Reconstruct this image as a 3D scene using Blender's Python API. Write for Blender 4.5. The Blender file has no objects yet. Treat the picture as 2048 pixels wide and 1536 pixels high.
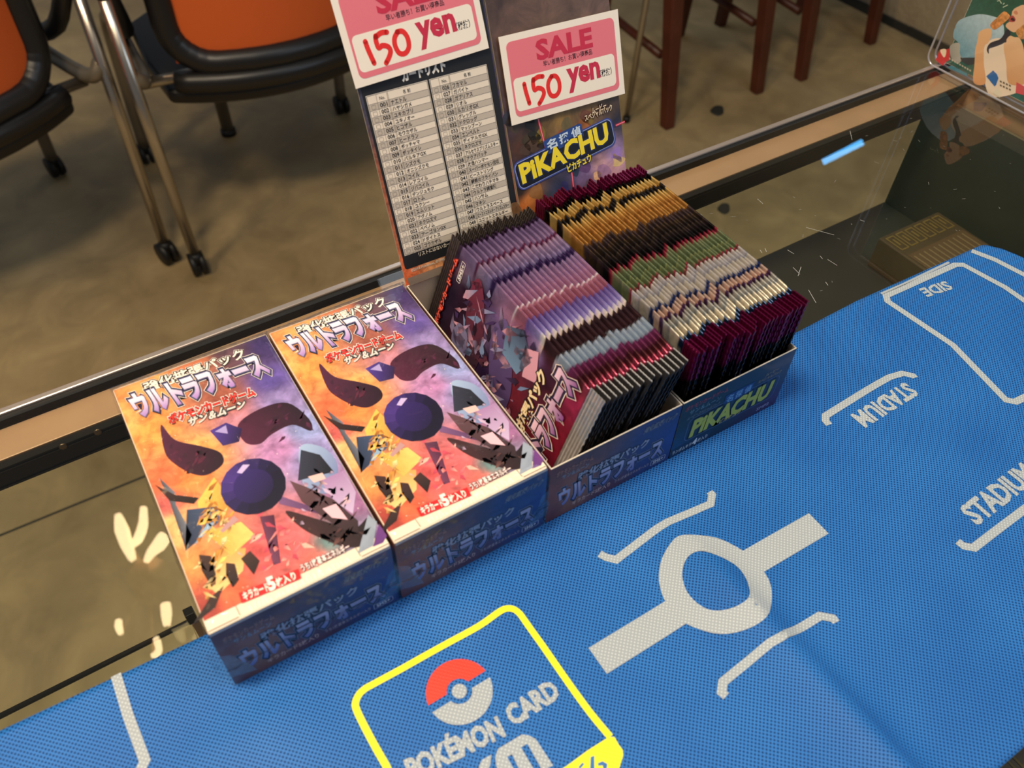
import bpy, bmesh, math, random
from mathutils import Vector, Matrix, geometry

random.seed(7)
SC = bpy.context.scene
COL = SC.collection

# ------------------------------------------------------------------ camera
CAM = Vector((0.01787, -0.16853, 0.33578))
RIGHT = Vector((0.85077419, -0.52479484, 0.0278145))
DOWN = Vector((-0.37370086, -0.64134281, -0.67009482))
FWD = Vector((0.36950093, 0.55970508, -0.74175419))
FPX = 1644.44
cam_data = bpy.data.cameras.new('camera')
cam = bpy.data.objects.new('camera', cam_data)
COL.objects.link(cam)
m = Matrix((RIGHT, -DOWN, -FWD)).transposed().to_4x4()
m.translation = CAM
cam.matrix_world = m
cam_data.sensor_width = 36
cam_data.lens = 36 * FPX / 2048
cam_data.clip_start = 0.01
cam_data.dof.use_dof = True
cam_data.dof.focus_distance = 0.50
cam_data.dof.aperture_fstop = 12.0
SC.camera = cam

# ------------------------------------------------------------------ world, lamps, exposure
SC.view_settings.view_transform = 'Standard'
SC.view_settings.look = 'None'
SC.view_settings.gamma = 1
SC.view_settings.use_curve_mapping = False
SC.view_settings.exposure = 0.0
w = bpy.data.worlds.new('world')
SC.world = w
w.use_nodes = True
w.node_tree.nodes['Background'].inputs[0].default_value = (0.80, 0.87, 1.0, 1)
w.node_tree.nodes['Background'].inputs[1].default_value = 0.14


def area(name, loc, target, size, watts, color, shape='DISK', size_y=None):
    d = bpy.data.lights.new(name, 'AREA')
    d.shape = shape
    d.size = size
    if size_y:
        d.size_y = size_y
    d.energy = watts
    d.color = color
    o = bpy.data.objects.new(name, d)
    COL.objects.link(o)
    o.location = loc
    o.rotation_euler = (Vector(target) - Vector(loc)).to_track_quat('-Z', 'Y').to_euler()
    return o


area('warm_ceiling_lamp', (-0.30, 0.08, 1.60), (0.05, 0.05, 0), 0.36, 26, (1.0, 0.83, 0.62))
area('white_ceiling_panel', (1.55, 2.45, 1.85), (1.5, 2.2, 0), 1.1, 11, (0.88, 0.94, 1.0), 'RECTANGLE', 1.2)
area('warm_floor_fill', (-1.20, 0.45, 1.70), (0.0, 1.15, -0.9), 0.4, 22, (1.0, 0.80, 0.52))  # unseen fill light, added to warm the floor and throw chair shadows back
area('white_ceiling_lamp', (0.8, -0.35, 1.70), (0.5, -0.1, 0), 0.5, 5, (0.92, 0.96, 1.0))
area('window_light', (1.7, -1.5, 1.2), (0.3, 0.0, 0), 1.2, 11, (0.70, 0.84, 1.0), 'RECTANGLE', 1.0)
bl_ = area('blue_sign_lamp', (2.5, 1.44, 1.31), (0.55, 0.12, 0), 0.15, 0.13, (0.10, 0.48, 1.0), 'RECTANGLE', 0.022)
_z = (Vector((2.5, 1.44, 1.31)) - Vector((0.55, 0.12, 0))).normalized()
_x = (Vector((1, 0.11, 0.0)) - _z * _z.dot(Vector((1, 0.11, 0.0)))).normalized()
bl_.matrix_world = Matrix.Translation(bl_.location) @ Matrix((_x, _z.cross(_x), _z)).transposed().to_4x4()

# ------------------------------------------------------------------ helpers


def lin(c, a=1.0):
    out = []
    for v in c[:3]:
        v = v / 255.0
        out.append(v / 12.92 if v <= 0.04045 else ((v + 0.055) / 1.055) ** 2.4)
    return (out[0], out[1], out[2], a)


def ray(px, py):
    return RIGHT * ((px - 1024) / FPX) + DOWN * ((py - 768) / FPX) + FWD


def at_z(px, py, z=0.0):
    d = ray(px, py)
    return CAM + d * ((z - CAM.z) / d.z)


def at_y(px, py, y):
    d = ray(px, py)
    return CAM + d * ((y - CAM.y) / d.y)


def at_x(px, py, x):
    d = ray(px, py)
    return CAM + d * ((x - CAM.x) / d.x)


def on_plane(px, py, p0, n):
    d = ray(px, py)
    return CAM + d * ((p0 - CAM).dot(n) / d.dot(n))


class NT:
    def __init__(self, name):
        self.m = bpy.data.materials.new(name)
        self.m.use_nodes = True
        self.t = self.m.node_tree
        self.b = self.t.nodes['Principled BSDF']
        self.out = self.t.nodes['Material Output']

    def n(self, kind, **kw):
        nd = self.t.nodes.new(kind)
        for k, v in kw.items():
            setattr(nd, k, v)
        return nd

    def l(self, a, b):
        self.t.links.new(a, b)

    def math(self, op, a, b=None, clamp=False):
        nd = self.n('ShaderNodeMath', operation=op, use_clamp=clamp)
        for i, v in enumerate((a, b)):
            if v is None:
                continue
            if isinstance(v, (int, float)):
                nd.inputs[i].default_value = v
            else:
                self.l(v, nd.inputs[i])
        return nd.outputs[0]

    def noise(self, scale, detail=4, rough=0.55, coord='Object', dist=0.0):
        tc = self.n('ShaderNodeTexCoord')
        nz = self.n('ShaderNodeTexNoise')
        nz.inputs['Scale'].default_value = scale
        nz.inputs['Detail'].default_value = detail
        nz.inputs['Roughness'].default_value = rough
        nz.inputs['Distortion'].default_value = dist
        self.l(tc.outputs[coord], nz.inputs['Vector'])
        return nz

    def ramp(self, fac, stops):
        r = self.n('ShaderNodeValToRGB')
        e = r.color_ramp.elements
        while len(e) < len(stops):
            e.new(0.5)
        for i, (p, c) in enumerate(stops):
            e[i].position = p
            e[i].color = c
        self.l(fac, r.inputs[0])
        return r.outputs[0]

    def mix(self, fac, a, b, blend='MIX'):
        nd = self.n('ShaderNodeMix', data_type='RGBA', blend_type=blend)
        for s, v in ((nd.inputs[0], fac), (nd.inputs[6], a), (nd.inputs[7], b)):
            if isinstance(v, (int, float)):
                s.default_value = v
            elif isinstance(v, tuple):
                s.default_value = v
            else:
                self.l(v, s)
        return nd.outputs[2]

    def bump(self, h, strength=0.3, dist=0.001):
        b = self.n('ShaderNodeBump')
        b.inputs['Strength'].default_value = strength
        b.inputs['Distance'].default_value = dist
        self.l(h, b.inputs['Height'])
        self.l(b.outputs[0], self.b.inputs['Normal'])
        return b

    def set(self, **kw):
        for k, v in kw.items():
            self.b.inputs[k.replace('_', ' ')].default_value = v
        return self


def plain(name, rgb, rough=0.5, metal=0.0, spec=0.5, var=0.0, scale=40, bump=0.0, coat=0.0):
    q = NT(name)
    c = lin(rgb)
    q.set(Roughness=rough, Metallic=metal)
    q.b.inputs['Specular IOR Level'].default_value = spec
    q.b.inputs['Coat Weight'].default_value = coat
    if var > 0 or bump > 0:
        nz = q.noise(scale, 5)
    if var > 0:
        dark = tuple(v * (1 - var) for v in c[:3]) + (1,)
        light = tuple(min(1, v * (1 + var)) for v in c[:3]) + (1,)
        q.l(q.ramp(nz.outputs[0], [(0.3, dark), (0.7, light)]), q.b.inputs['Base Color'])
    else:
        q.b.inputs['Base Color'].default_value = c
    if bump > 0:
        q.bump(nz.outputs[0], bump, 0.002)
    return q.m


def attr_mat(name, rough, metal=0.0, noise_scale=90, coat=0.0, bump=0.0, spec=0.5, aniso=0.0):
    """Printed surface: colour attribute; its alpha says how much fine ink grain the print has."""
    q = NT(name)
    a = q.n('ShaderNodeAttribute', attribute_name='Col')
    nz = q.noise(noise_scale, 8, 0.62, dist=0.6)
    g = q.ramp(nz.outputs[0], [(0.30, (0.42, 0.39, 0.42, 1)), (0.50, (0.98, 0.98, 0.98, 1)), (0.72, (1.7, 1.62, 1.6, 1))])
    mul = q.mix(1.0, a.outputs['Color'], g, 'MULTIPLY')
    colr = q.mix(a.outputs['Alpha'], a.outputs['Color'], mul)
    q.l(colr, q.b.inputs['Base Color'])
    q.set(Roughness=rough, Metallic=metal)
    q.b.inputs['Specular IOR Level'].default_value = spec
    q.b.inputs['Coat Weight'].default_value = coat
    q.b.inputs['Coat Roughness'].default_value = 0.08
    if bump > 0:
        n2 = q.noise(260, 3)
        q.bump(n2.outputs[0], bump, 0.0006)
    return q.m


def see_through(name, tint, rough, bump=0.0, bscale=60, low=0.0, gain=1.0, ior=1.45, dist=0.002):
    q = NT(name)
    tr = q.n('ShaderNodeBsdfTransparent')
    tr.inputs[0].default_value = tint
    gl = q.n('ShaderNodeBsdfGlossy')
    gl.inputs['Roughness'].default_value = rough
    fr = q.n('ShaderNodeFresnel')
    fr.inputs['IOR'].default_value = ior
    fac = q.math('ADD', q.math('MULTIPLY', fr.outputs[0], gain), low, clamp=True)
    geo = q.n('ShaderNodeNewGeometry')
    fac = q.math('MULTIPLY', fac, q.math('SUBTRACT', 1.0, geo.outputs['Backfacing']))   # one reflection per sheet, none inside it
    mx = q.n('ShaderNodeMixShader')
    q.l(fac, mx.inputs[0])
    q.l(tr.outputs[0], mx.inputs[1])
    q.l(gl.outputs[0], mx.inputs[2])
    q.l(mx.outputs[0], q.out.inputs['Surface'])
    if bump > 0:
        nz = q.noise(bscale, 3, 0.5, dist=1.2)
        b = q.n('ShaderNodeBump')
        b.inputs['Strength'].default_value = bump
        b.inputs['Distance'].default_value = dist
        q.l(nz.outputs[0], b.inputs['Height'])
        q.l(b.outputs[0], gl.inputs['Normal'])
        q.l(b.outputs[0], fr.inputs['Normal'])
    return q.m


def pit_field(q):
    """Embossed dot lattice of the non-woven cloth, 2 mm pitch, staggered."""
    tc = q.n('ShaderNodeTexCoord')
    sp = q.n('ShaderNodeSeparateXYZ')
    q.l(tc.outputs['Object'], sp.inputs[0])
    k = 2 * math.pi / 0.00205
    cx = q.math('COSINE', q.math('MULTIPLY', sp.outputs[0], k))
    cy = q.math('COSINE', q.math('MULTIPLY', sp.outputs[1], k))
    p = q.math('MULTIPLY', cx, cy)
    mr = q.n('ShaderNodeMapRange', interpolation_type='SMOOTHSTEP')
    mr.inputs[1].default_value = 0.18
    mr.inputs[2].default_value = 0.70
    q.l(p, mr.inputs[0])
    return mr.outputs[0]


M = {}
q = NT('blue_cloth')
pit = pit_field(q)
nz = q.noise(16, 4)
basec = q.ramp(nz.outputs[0], [(0.3, lin((36, 106, 184))), (0.7, lin((46, 120, 198)))])
q.l(q.mix(pit, basec, lin((8, 48, 108))), q.b.inputs['Base Color'])
q.set(Roughness=0.5)
q.b.inputs['Specular IOR Level'].default_value = 0.3
q.bump(q.math('MULTIPLY', pit, -1.0), 0.85, 0.0005)
M['cloth'] = q.m

q = NT('cloth_print')
pit = pit_field(q)
a = q.n('ShaderNodeAttribute', attribute_name='Col')
hi = q.mix(1.0, a.outputs['Color'], (1.62, 1.60, 1.52, 1), 'MULTIPLY')
q.l(q.mix(q.math('MULTIPLY', pit, a.outputs['Alpha']), a.outputs['Color'], hi), q.b.inputs['Base Color'])
q.set(Roughness=0.5)
q.bump(q.math('MULTIPLY', pit, -1.0), 0.35, 0.0004)
M['cloth_print'] = q.m

M['art'] = attr_mat('printed_card', 0.42, 0.0, 150, coat=0.12)
M['art_coarse'] = attr_mat('printed_sheet', 0.5, 0.0, 60)
M['matte_print'] = attr_mat('matte_print', 0.6, 0.0, 300)
M['foil'] = attr_mat('printed_foil', 0.22, 0.72, 180, bump=0.08)
M['silver_foil'] = attr_mat('silver_foil', 0.28, 0.55, 300, bump=0.3)
M['crimp_foil'] = attr_mat('crimped_foil', 0.3, 0.85, 300, bump=0.25)
M['board'] = plain('cream_cardboard', (236, 222, 200), 0.6, var=0.05, scale=80)
M['board_grey'] = plain('grey_cardboard', (168, 156, 142), 0.7, var=0.08, scale=60)
M['paper'] = plain('white_paper', (250, 238, 222), 0.6)
M['bronze'] = plain('bronze_paint', (190, 148, 116), 0.42, 0.15, var=0.06, scale=30)
M['bronze_dark'] = plain('dark_bronze', (34, 29, 25), 0.35, 0.4, var=0.1, scale=30)
M['lip'] = plain('anodised_lip', (178, 166, 158), 0.3, 0.6)
M['black_rubber'] = plain('black_rubber', (9, 8, 8), 0.55)
M['screw'] = plain('screw_head', (120, 100, 78), 0.3, 0.9)
M['glass'] = see_through('showcase_glass', (0.93, 0.95, 0.92, 1), 0.0, ior=1.45, gain=1.25)
M['pane'] = see_through('side_glass', (0.95, 0.96, 0.94, 1), 0.0, ior=1.2)
M['acrylic'] = see_through('clear_acrylic', (0.97, 0.97, 0.98, 1), 0.05, ior=1.5, low=0.06)
M['cello'] = see_through('shrink_film', (0.985, 0.985, 0.985, 1), 0.07, bump=0.55, bscale=45, ior=1.33, gain=0.75, dist=0.003)
M['cello_creased'] = see_through('creased_film', (0.95, 0.95, 0.95, 1), 0.16, bump=0.9, bscale=160, low=0.10, ior=1.5, dist=0.002)
M['shelf'] = plain('dark_shelf_board', (52, 48, 42), 0.55, var=0.25, scale=9)
M['steel'] = plain('silver_tube', (190, 182, 170), 0.25, 0.95)
M['grey_tube'] = plain('grey_painted_tube', (126, 116, 100), 0.4, 0.5)
M['black_plastic'] = plain('black_plastic', (22, 21, 22), 0.38)
M['caster'] = plain('caster_black', (10, 10, 11), 0.5)
M['wood'] = plain('dark_red_wood', (82, 36, 20), 0.42, var=0.3, scale=14)
M['table_top'] = plain('table_laminate', (120, 112, 100), 0.5)
M['mark'] = plain('dark_rubber_mark', (40, 40, 36), 0.7)

q = NT('orange_mesh')
ck = q.n('ShaderNodeTexCoord')
sp = q.n('ShaderNodeSeparateXYZ')
q.l(ck.outputs['Object'], sp.inputs[0])
s1 = q.math('SINE', q.math('MULTIPLY', sp.outputs[0], 1900.0))
s2 = q.math('SINE', q.math('MULTIPLY', sp.outputs[2], 1900.0))
wv = q.math('MULTIPLY', s1, s2)
q.l(q.ramp(q.math('ADD', q.math('MULTIPLY', wv, 0.5), 0.5), [(0.2, lin((160, 62, 18))), (0.8, lin((240, 110, 38)))]), q.b.inputs['Base Color'])
q.set(Roughness=0.7)
M['orange'] = q.m

q = NT('worn_concrete')
n1 = q.noise(1.4, 6, 0.6)
n2 = q.noise(7.0, 8, 0.65, dist=0.8)
c1 = q.ramp(n1.outputs[0], [(0.28, lin((136, 116, 82))), (0.5, lin((168, 147, 108))), (0.72, lin((190, 168, 126)))])
c2 = q.ramp(n2.outputs[0], [(0.3, (0.72, 0.71, 0.70, 1)), (0.7, (1.15, 1.14, 1.12, 1))])
cc = q.mix(1.0, c1, c2, 'MULTIPLY')
q.l(cc, q.b.inputs['Base Color'])
q.l(q.ramp(n2.outputs[0], [(0.3, (0.42, 0.42, 0.42, 1)), (0.7, (0.62, 0.62, 0.62, 1))]), q.b.inputs['Roughness'])
M['floor'] = q.m
q = NT('rough_plaster')
n1 = q.noise(3.0, 6, 0.6)
n2 = q.noise(60.0, 4)
q.l(q.ramp(n1.outputs[0], [(0.3, lin((150, 132, 104))), (0.7, lin((196, 178, 146)))]), q.b.inputs['Base Color'])
q.set(Roughness=0.85)
q.bump(n2.outputs[0], 0.4, 0.01)
M['wall'] = q.m


# ---- objects
def link(name, mesh, mat=None, parent=None, loc=None):
    o = bpy.data.objects.new(name, mesh)
    COL.objects.link(o)
    if mat is not None:
        mesh.materials.append(mat)
    if parent is not None:
        o.parent = parent
    if loc is not None:
        o.location = loc
    return o


def tag(o, label=None, cat=None, group=None, kind=None):
    if label:
        o['label'] = label
    if cat:
        o['category'] = cat
    if group:
        o['group'] = group
    if kind:
        o['kind'] = kind
    return o


def root(name, loc, label, cat, group=None, rz=0.0):
    o = bpy.data.objects.new(name, None)
    o.empty_display_size = 0.02
    COL.objects.link(o)
    o.location = loc
    o.rotation_euler = (0, 0, rz)
    return tag(o, label, cat, group)


def finish(bm, name, mat, parent=None, loc=None, smooth=False, bevel=0.0, seg=2):
    bmesh.ops.recalc_face_normals(bm, faces=bm.faces)
    me = bpy.data.meshes.new(name)
    bm.to_mesh(me)
    bm.free()
    if smooth:
        for p in me.polygons:
            p.use_smooth = True
    o = link(name, me, mat, parent, loc)
    if bevel > 0:
        b = o.modifiers.new('edge', 'BEVEL')
        b.width = bevel
        b.segments = seg
        b.limit_method = 'ANGLE'
    return o


def box(bm, x0, x1, y0, y1, z0, z1):
    vs = [bm.verts.new((x, y, z)) for z in (z0, z1) for y in (y0, y1) for x in (x0, x1)]
    for f in ((0, 2, 3, 1), (4, 5, 7, 6), (0, 1, 5, 4), (2, 6, 7, 3), (0, 4, 6, 2), (1, 3, 7, 5)):
        bm.faces.new([vs[i] for i in f])
    return vs


def tube(bm, pts, r, seg=12, closed=False, cap=True):
    pts = [Vector(p) for p in pts]
    n = len(pts)
    rings = []
    prev = None
    for i, p in enumerate(pts):
        if closed:
            t = (pts[(i + 1) % n] - pts[i - 1]).normalized()
        else:
            t = (pts[min(i + 1, n - 1)] - pts[max(i - 1, 0)]).normalized()
        if prev is None:
            a = Vector((0, 0, 1)) if abs(t.z) < 0.9 else Vector((1, 0, 0))
            u = t.cross(a).normalized()
        else:
            u = (prev - t * prev.dot(t)).normalized()
        prev = u
        v = t.cross(u)
        rr = r[i] if isinstance(r, (list, tuple)) else r
        rings.append([bm.verts.new(p + (u * math.cos(2 * math.pi * k / seg) + v * math.sin(2 * math.pi * k / seg)) * rr) for k in range(seg)])
    for i in range(n if closed else n - 1):
        a, b = rings[i], rings[(i + 1) % n]
        for k in range(seg):
            bm.faces.new((a[k], a[(k + 1) % seg], b[(k + 1) % seg], b[k]))
    if cap and not closed:
        bm.faces.new(rings[0][::-1])
        bm.faces.new(rings[-1])


def smooth_path(pts, k=6, closed=False):
    pts = [Vector(p) for p in pts]
    n = len(pts)
    out = []
    rng = range(n) if closed else range(n - 1)
    for i in rng:
        if closed:
            p0, p1, p2, p3 = pts[i - 1], pts[i], pts[(i + 1) % n], pts[(i + 2) % n]
        else:
            p0, p1, p2, p3 = pts[max(i - 1, 0)], pts[i], pts[i + 1], pts[min(i + 2, n - 1)]
        for j in range(k):
            t = j / k
            out.append(0.5 * ((2 * p1) + (p2 - p0) * t + (2 * p0 - 5 * p1 + 4 * p2 - p3) * t * t + (3 * p1 - p0 - 3 * p2 + p3) * t ** 3))
    if not closed:
        out.append(pts[-1])
    return out


TEXT_CACHE = {}


def text_mesh(s, bold, shear=0.0):
    key = (s, round(bold, 4), shear)
    if key not in TEXT_CACHE:
        cu = bpy.data.curves.new('lettering', 'FONT')
        cu.body = s
        cu.size = 1
        cu.resolution_u = 2
        cu.offset = bold
        cu.shear = shear
        o = bpy.data.objects.new('lettering', cu)
        me = bpy.data.meshes.new_from_object(o)
        vs = [(v.co.x, v.co.y) for v in me.vertices]
        fs = [tuple(p.vertices) for p in me.polygons]
        bpy.data.objects.remove(o)
        bpy.data.curves.remove(cu)
        bpy.data.meshes.remove(me)
        TEXT_CACHE[key] = (vs, fs)
    return TEXT_CACHE[key]


class Print:
    """Flat printing laid on a real surface: coloured polygons, stacked a few hundredths of a millimetre apart."""

    def __init__(self, fn, nrm, lift=0.00006, step=0.00003, cut=None):
        self.fn, self.nrm, self.lift, self.step, self.cut = fn, nrm, lift, step, cut
        self.v, self.f, self.c = [], [], []

    def pos(self, u, v, layer):
        n = self.nrm(u, v) if callable(self.nrm) else self.nrm
        return self.fn(u, v) + n * (self.lift + layer * self.step)

    def tris(self, pts, faces, layer, cols):
        b = len(self.v)
        for i, (u, v) in enumerate(pts):
            self.v.append(self.pos(u, v, layer))
            self.c.append(cols[i] if isinstance(cols, list) else cols)
        for f in faces:
            self.f.append(tuple(b + i for i in f))

    def poly(self, pts, col, layer=1, holes=(), a=0.0, col2=None, axis=None):
        loops = [[Vector((p[0], p[1], 0)) for p in pts]] + [[Vector((p[0], p[1], 0)) for p in h] for h in holes]
        flat = [(p.x, p.y) for lp in loops for p in lp]
        fs = geometry.tessellate_polygon(loops)
        if self.cut:
            bm = bmesh.new()
            vs = [bm.verts.new((x, y, 0)) for x, y in flat]
            for f in fs:
                try:
                    bm.faces.new([vs[i] for i in f])
                except ValueError:
                    pass
            for _ in range(7):
                es = [e for e in bm.edges if e.calc_length() > self.cut]
                if not es:
                    break
                bmesh.ops.subdivide_edges(bm, edges=es, cuts=1)
                bmesh.ops.triangulate(bm, faces=bm.faces[:])
            bm.verts.index_update()
            flat = [(v.co.x, v.co.y) for v in bm.verts]
            fs = [tuple(v.index for v in f.verts) for f in bm.faces]
            bm.free()
        c = lin(col, a)
        if col2 is not None:
            c2 = lin(col2, a)
            ax = axis or (0, 1)
            pr = [x * ax[0] + y * ax[1] for x, y in flat]
            lo, hi = min(pr), max(pr)
            cols = []
            for p in pr:
                t = (p - lo) / (hi - lo + 1e-9)
                cols.append(tuple(c[i] * (1 - t) + c2[i] * t for i in range(4)))
            self.tris(flat, fs, layer, cols)
        else:
            self.tris(flat, fs, layer, c)

    def smooth(self, pts, col, layer=1, k=5, **kw):
        self.poly([(p.x, p.y) for p in smooth_path([(p[0], p[1], 0) for p in pts], k, True)], col, layer, **kw)

    def rect(self, u0, v0, u1, v1, col, layer=1, **kw):
        self.poly([(u0, v0), (u1, v0), (u1, v1), (u0, v1)], col, layer, **kw)

    @staticmethod
    def rr(u0, v0, u1, v1, r, k=6):
        out = []
        for cx, cy, a0 in ((u1 - r, v1 - r, 0), (u0 + r, v1 - r, 90), (u0 + r, v0 + r, 180), (u1 - r, v0 + r, 270)):
            for i in range(k + 1):
                a = math.radians(a0 + 90 * i / k)
                out.append((cx + r * math.cos(a), cy + r * math.sin(a)))
        return out

    def rrect(self, u0, v0, u1, v1, r, col, layer=1, **kw):
        self.poly(self.rr(u0, v0, u1, v1, r), col, layer, **kw)

    def ring(self, u0, v0, u1, v1, r, t, col, layer=1, **kw):
        self.poly(self.rr(u0, v0, u1, v1, r), col, layer, holes=[self.rr(u0 + t, v0 + t, u1 - t, v1 - t, max(r - t, t * 0.3))[::-1]], **kw)

    def disc(self, u, v, ru, rv, col, layer=1, k=28, **kw):
        self.poly([(u + ru * math.cos(2 * math.pi * i / k), v + rv * math.sin(2 * math.pi * i / k)) for i in range(k)], col, layer, **kw)

    def stroke(self, pts, wd, col, layer=1, a=0.0, round_ends=False):
        pts = [Vector((p[0], p[1])) for p in pts]
        n = len(pts)
        L, R = [], []
        for i, p in enumerate(pts):
            d1 = (pts[i] - pts[i - 1]).normalized() if i > 0 else None
            d2 = (pts[i + 1] - pts[i]).normalized() if i < n - 1 else None
            d1 = d1 or d2
            d2 = d2 or d1
            t = (d1 + d2).normalized()
            nn = Vector((-t.y, t.x))
            s = 1.0 / max(0.5, abs(t.dot(d1)))
            ww = (wd[i] if isinstance(wd, (list, tuple)) else wd) / 2 * s
            L.append(p + nn * ww)
            R.append(p - nn * ww)
        if round_ends:
            for pt, d in ((pts[0], (pts[0] - pts[1]).normalized()), (pts[-1], (pts[-1] - pts[-2]).normalized())):
                w0 = wd if not isinstance(wd, (list, tuple)) else wd[0]
                self.disc(pt.x, pt.y, w0 / 2, w0 / 2, col, layer, 12, a=a)
        self.poly([(p.x, p.y) for p in L] + [(p.x, p.y) for p in reversed(R)], col, layer, a=a)

    def text(self, s, u, v, wd, ht, col, layer=2, bold=0.0, ang=0.0, skew=0.0, col2=None, rise=0.0, a=0.0):
        """Fit lettering s into wd x ht with its lower left corner at (u, v), turned by ang."""
        vs, fs = text_mesh(s, bold)
        base, _ = text_mesh(s, 0.0)
        x0, x1 = min(p[0] for p in base), max(p[0] for p in base)
        y0, y1 = min(p[1] for p in base), max(p[1] for p in base)
        ca, sa = math.cos(ang), math.sin(ang)
        pts, cols = [], []
        c1, c2 = lin(col, a), lin(col2 if col2 else col, a)
        for x, y in vs:
            X = (x - x0) / (x1 - x0) * wd
            Y = (y - y0) / (y1 - y0) * ht
            t = min(1, max(0, Y / ht))
            cols.append(tuple(c1[i] * (1 - t) + c2[i] * t for i in range(4)))
            X += skew * Y
            Y += rise * X
            pts.append((u + X * ca - Y * sa, v + X * sa + Y * ca))
        if self.cut:
            pass
        self.tris(pts, fs, layer, cols)

    def grid(self, u0, v0, u1, v1, nu, nv, colfn, layer=0, a=0.5):
        b = len(self.v)
        for j in range(nv + 1):
            for i in range(nu + 1):
                u = u0 + (u1 - u0) * i / nu
                v = v0 + (v1 - v0) * j / nv
                self.v.append(self.pos(u, v, layer))
                self.c.append(lin(colfn(u, v), a))
        for j in range(nv):
            for i in range(nu):
                k = b + j * (nu + 1) + i
                self.f.append((k, k + 1, k + nu + 2, k + nu + 1))

    def build(self, name, mat, parent=None, origin=None):
        org = Vector(origin) if origin is not None else Vector((0, 0, 0))
        me = bpy.data.meshes.new(name)
        me.from_pydata([tuple(p - org) for p in self.v], [], self.f)
        at = me.color_attributes.new('Col', 'FLOAT_COLOR', 'POINT')
        at.data.foreach_set('color', [x for c in self.c for x in c])
        o = link(name, me, mat, parent)
        return o


def blend_field(points, power=2.2):
    """Smooth colour field of an ink background, from control points (u, v, rgb)."""
    def fn(u, v):
        ws = 0
        acc = [0, 0, 0]
        for pu, pv, c in points:
            d = ((u - pu) ** 2 + (v - pv) ** 2) + 4e-6
            wgt = d ** (-power)
            ws += wgt
            for i in range(3):
                acc[i] += wgt * c[i]
        return [x / ws for x in acc]
    return fn


def copy_tree(o, parent=None):
    c = o.copy()
    COL.objects.link(c)
    c.parent = parent
    for ch in o.children:
        copy_tree(ch, c)
    return c


FLOOR = -0.90
# ------------------------------------------------------------------ room
bm = bmesh.new()
box(bm, -3.2, 2.66, -2.4, 4.6, FLOOR - 0.06, FLOOR)
tag(finish(bm, 'floor', M['floor']), 'worn beige brown concrete floor', None, None, 'structure')
bm = bmesh.new()
box(bm, 2.635, 2.75, -2.4, 4.6, FLOOR, 2.3)
tag(finish(bm, 'wall_right', M['wall']), 'rough beige plaster wall', None, None, 'structure')
bm = bmesh.new()
for i in range(40):
    y0 = -2.4 + i * 0.175
    box(bm, 2.622 + 0.004 * random.random(), 2.637, y0, y0 + 0.175, FLOOR, FLOOR + 0.018 + 0.012 * random.random())
tag(finish(bm, 'baseboard_right', M['mark']), 'dark crumbly joint between wall and floor', None, None, 'structure')
bm = bmesh.new()
box(bm, -3.2, 0.35, 0.905, 0.909, FLOOR, FLOOR + 0.0012)
tag(finish(bm, 'trim_1', M['mark']), 'thin dark joint line in the concrete floor', None, None, 'structure')
# dark rubber scraps on the floor


def scrap(px, py, k, label):
    c = at_z(px, py, FLOOR)
    bm = bmesh.new()
    lo, hi = [], []
    for t in [i * math.pi / 9 for i in range(18)]:
        x = k * (math.cos(t) * 0.024 * (1 + .12 * math.sin(3 * t)) + math.sin(t) * .01)
        y = k * math.sin(t) * 0.024
        lo.append(bm.verts.new((x, y, 0)))
        hi.append(bm.verts.new((x * .9, y * .9, .004)))
    bm.faces.new(hi)
    for i in range(18):
        bm.faces.new((lo[i], lo[(i + 1) % 18], hi[(i + 1) % 18], hi[i]))
    tag(finish(bm, 'rubber_scrap', M['mark'], None, c), label, 'scrap')


scrap(1435, 222, 1.0, 'small dark oval scrap on the open floor, near the dark red chair legs')
scrap(1448, 418, 0.8, 'small dark scrap on the floor, seen through the glass beside the gold packs')

# ------------------------------------------------------------------ showcase
CY, CR = 0.2005, 0.0189
case = root('display_case', (0, CY, FLOOR), 'glass topped display case with bronze metal frame under the blue mat', 'display case', None, CR)
H0 = -FLOOR


def cbox(name, mat, x0, x1, y0, y1, z0, z1, bevel=0.0, label=None):
    b = bmesh.new()
    box(b, x0, x1, y0, y1, z0 + H0, z1 + H0)
    o = finish(b, name, mat, case, None, False, bevel)
    if label:
        o['label'] = label
    return o


XL, XR, YF = -0.75, 0.735, -0.50
cbox('glass_top', M['glass'], XL, XR, YF, -0.0025, -0.006, 0.0)
cbox('rubber_gasket', M['black_rubber'], XL, XR, -0.0025, 0.0012, -0.012, -0.0008)
cbox('outer_lip', M['lip'], XL, XR, 0.0012, 0.0056, -0.03, 0.0006, 0.0008)
cbox('frame_rail', M['bronze'], XL, XR, -0.0235, -0.0012, -0.022, -0.0064, 0.0004)
cbox('frame_rail', M['bronze'], XL, XR, YF, YF + 0.022, -0.026, -0.0065, 0.0006)
cbox('frame_rail', M['bronze'], XL, XL + 0.022, YF, 0, -0.026, -0.0065, 0.0006)
cbox('frame_rail', M['bronze'], XR - 0.022, XR, YF, 0, -0.026, -0.0065, 0.0006)
cbox('inner_channel', M['bronze_dark'], XL + 0.02, XR - 0.02, -0.0285, -0.0240, -0.0218, -0.0072)
cbox('channel_bead', M['bronze_dark'], XL + 0.02, XR - 0.02, -0.0292, -0.0286, -0.0206, -0.0201)
cbox('channel_bead', M['bronze_dark'], XL + 0.02, XR - 0.02, -0.0292, -0.0286, -0.0096, -0.0091)
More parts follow.
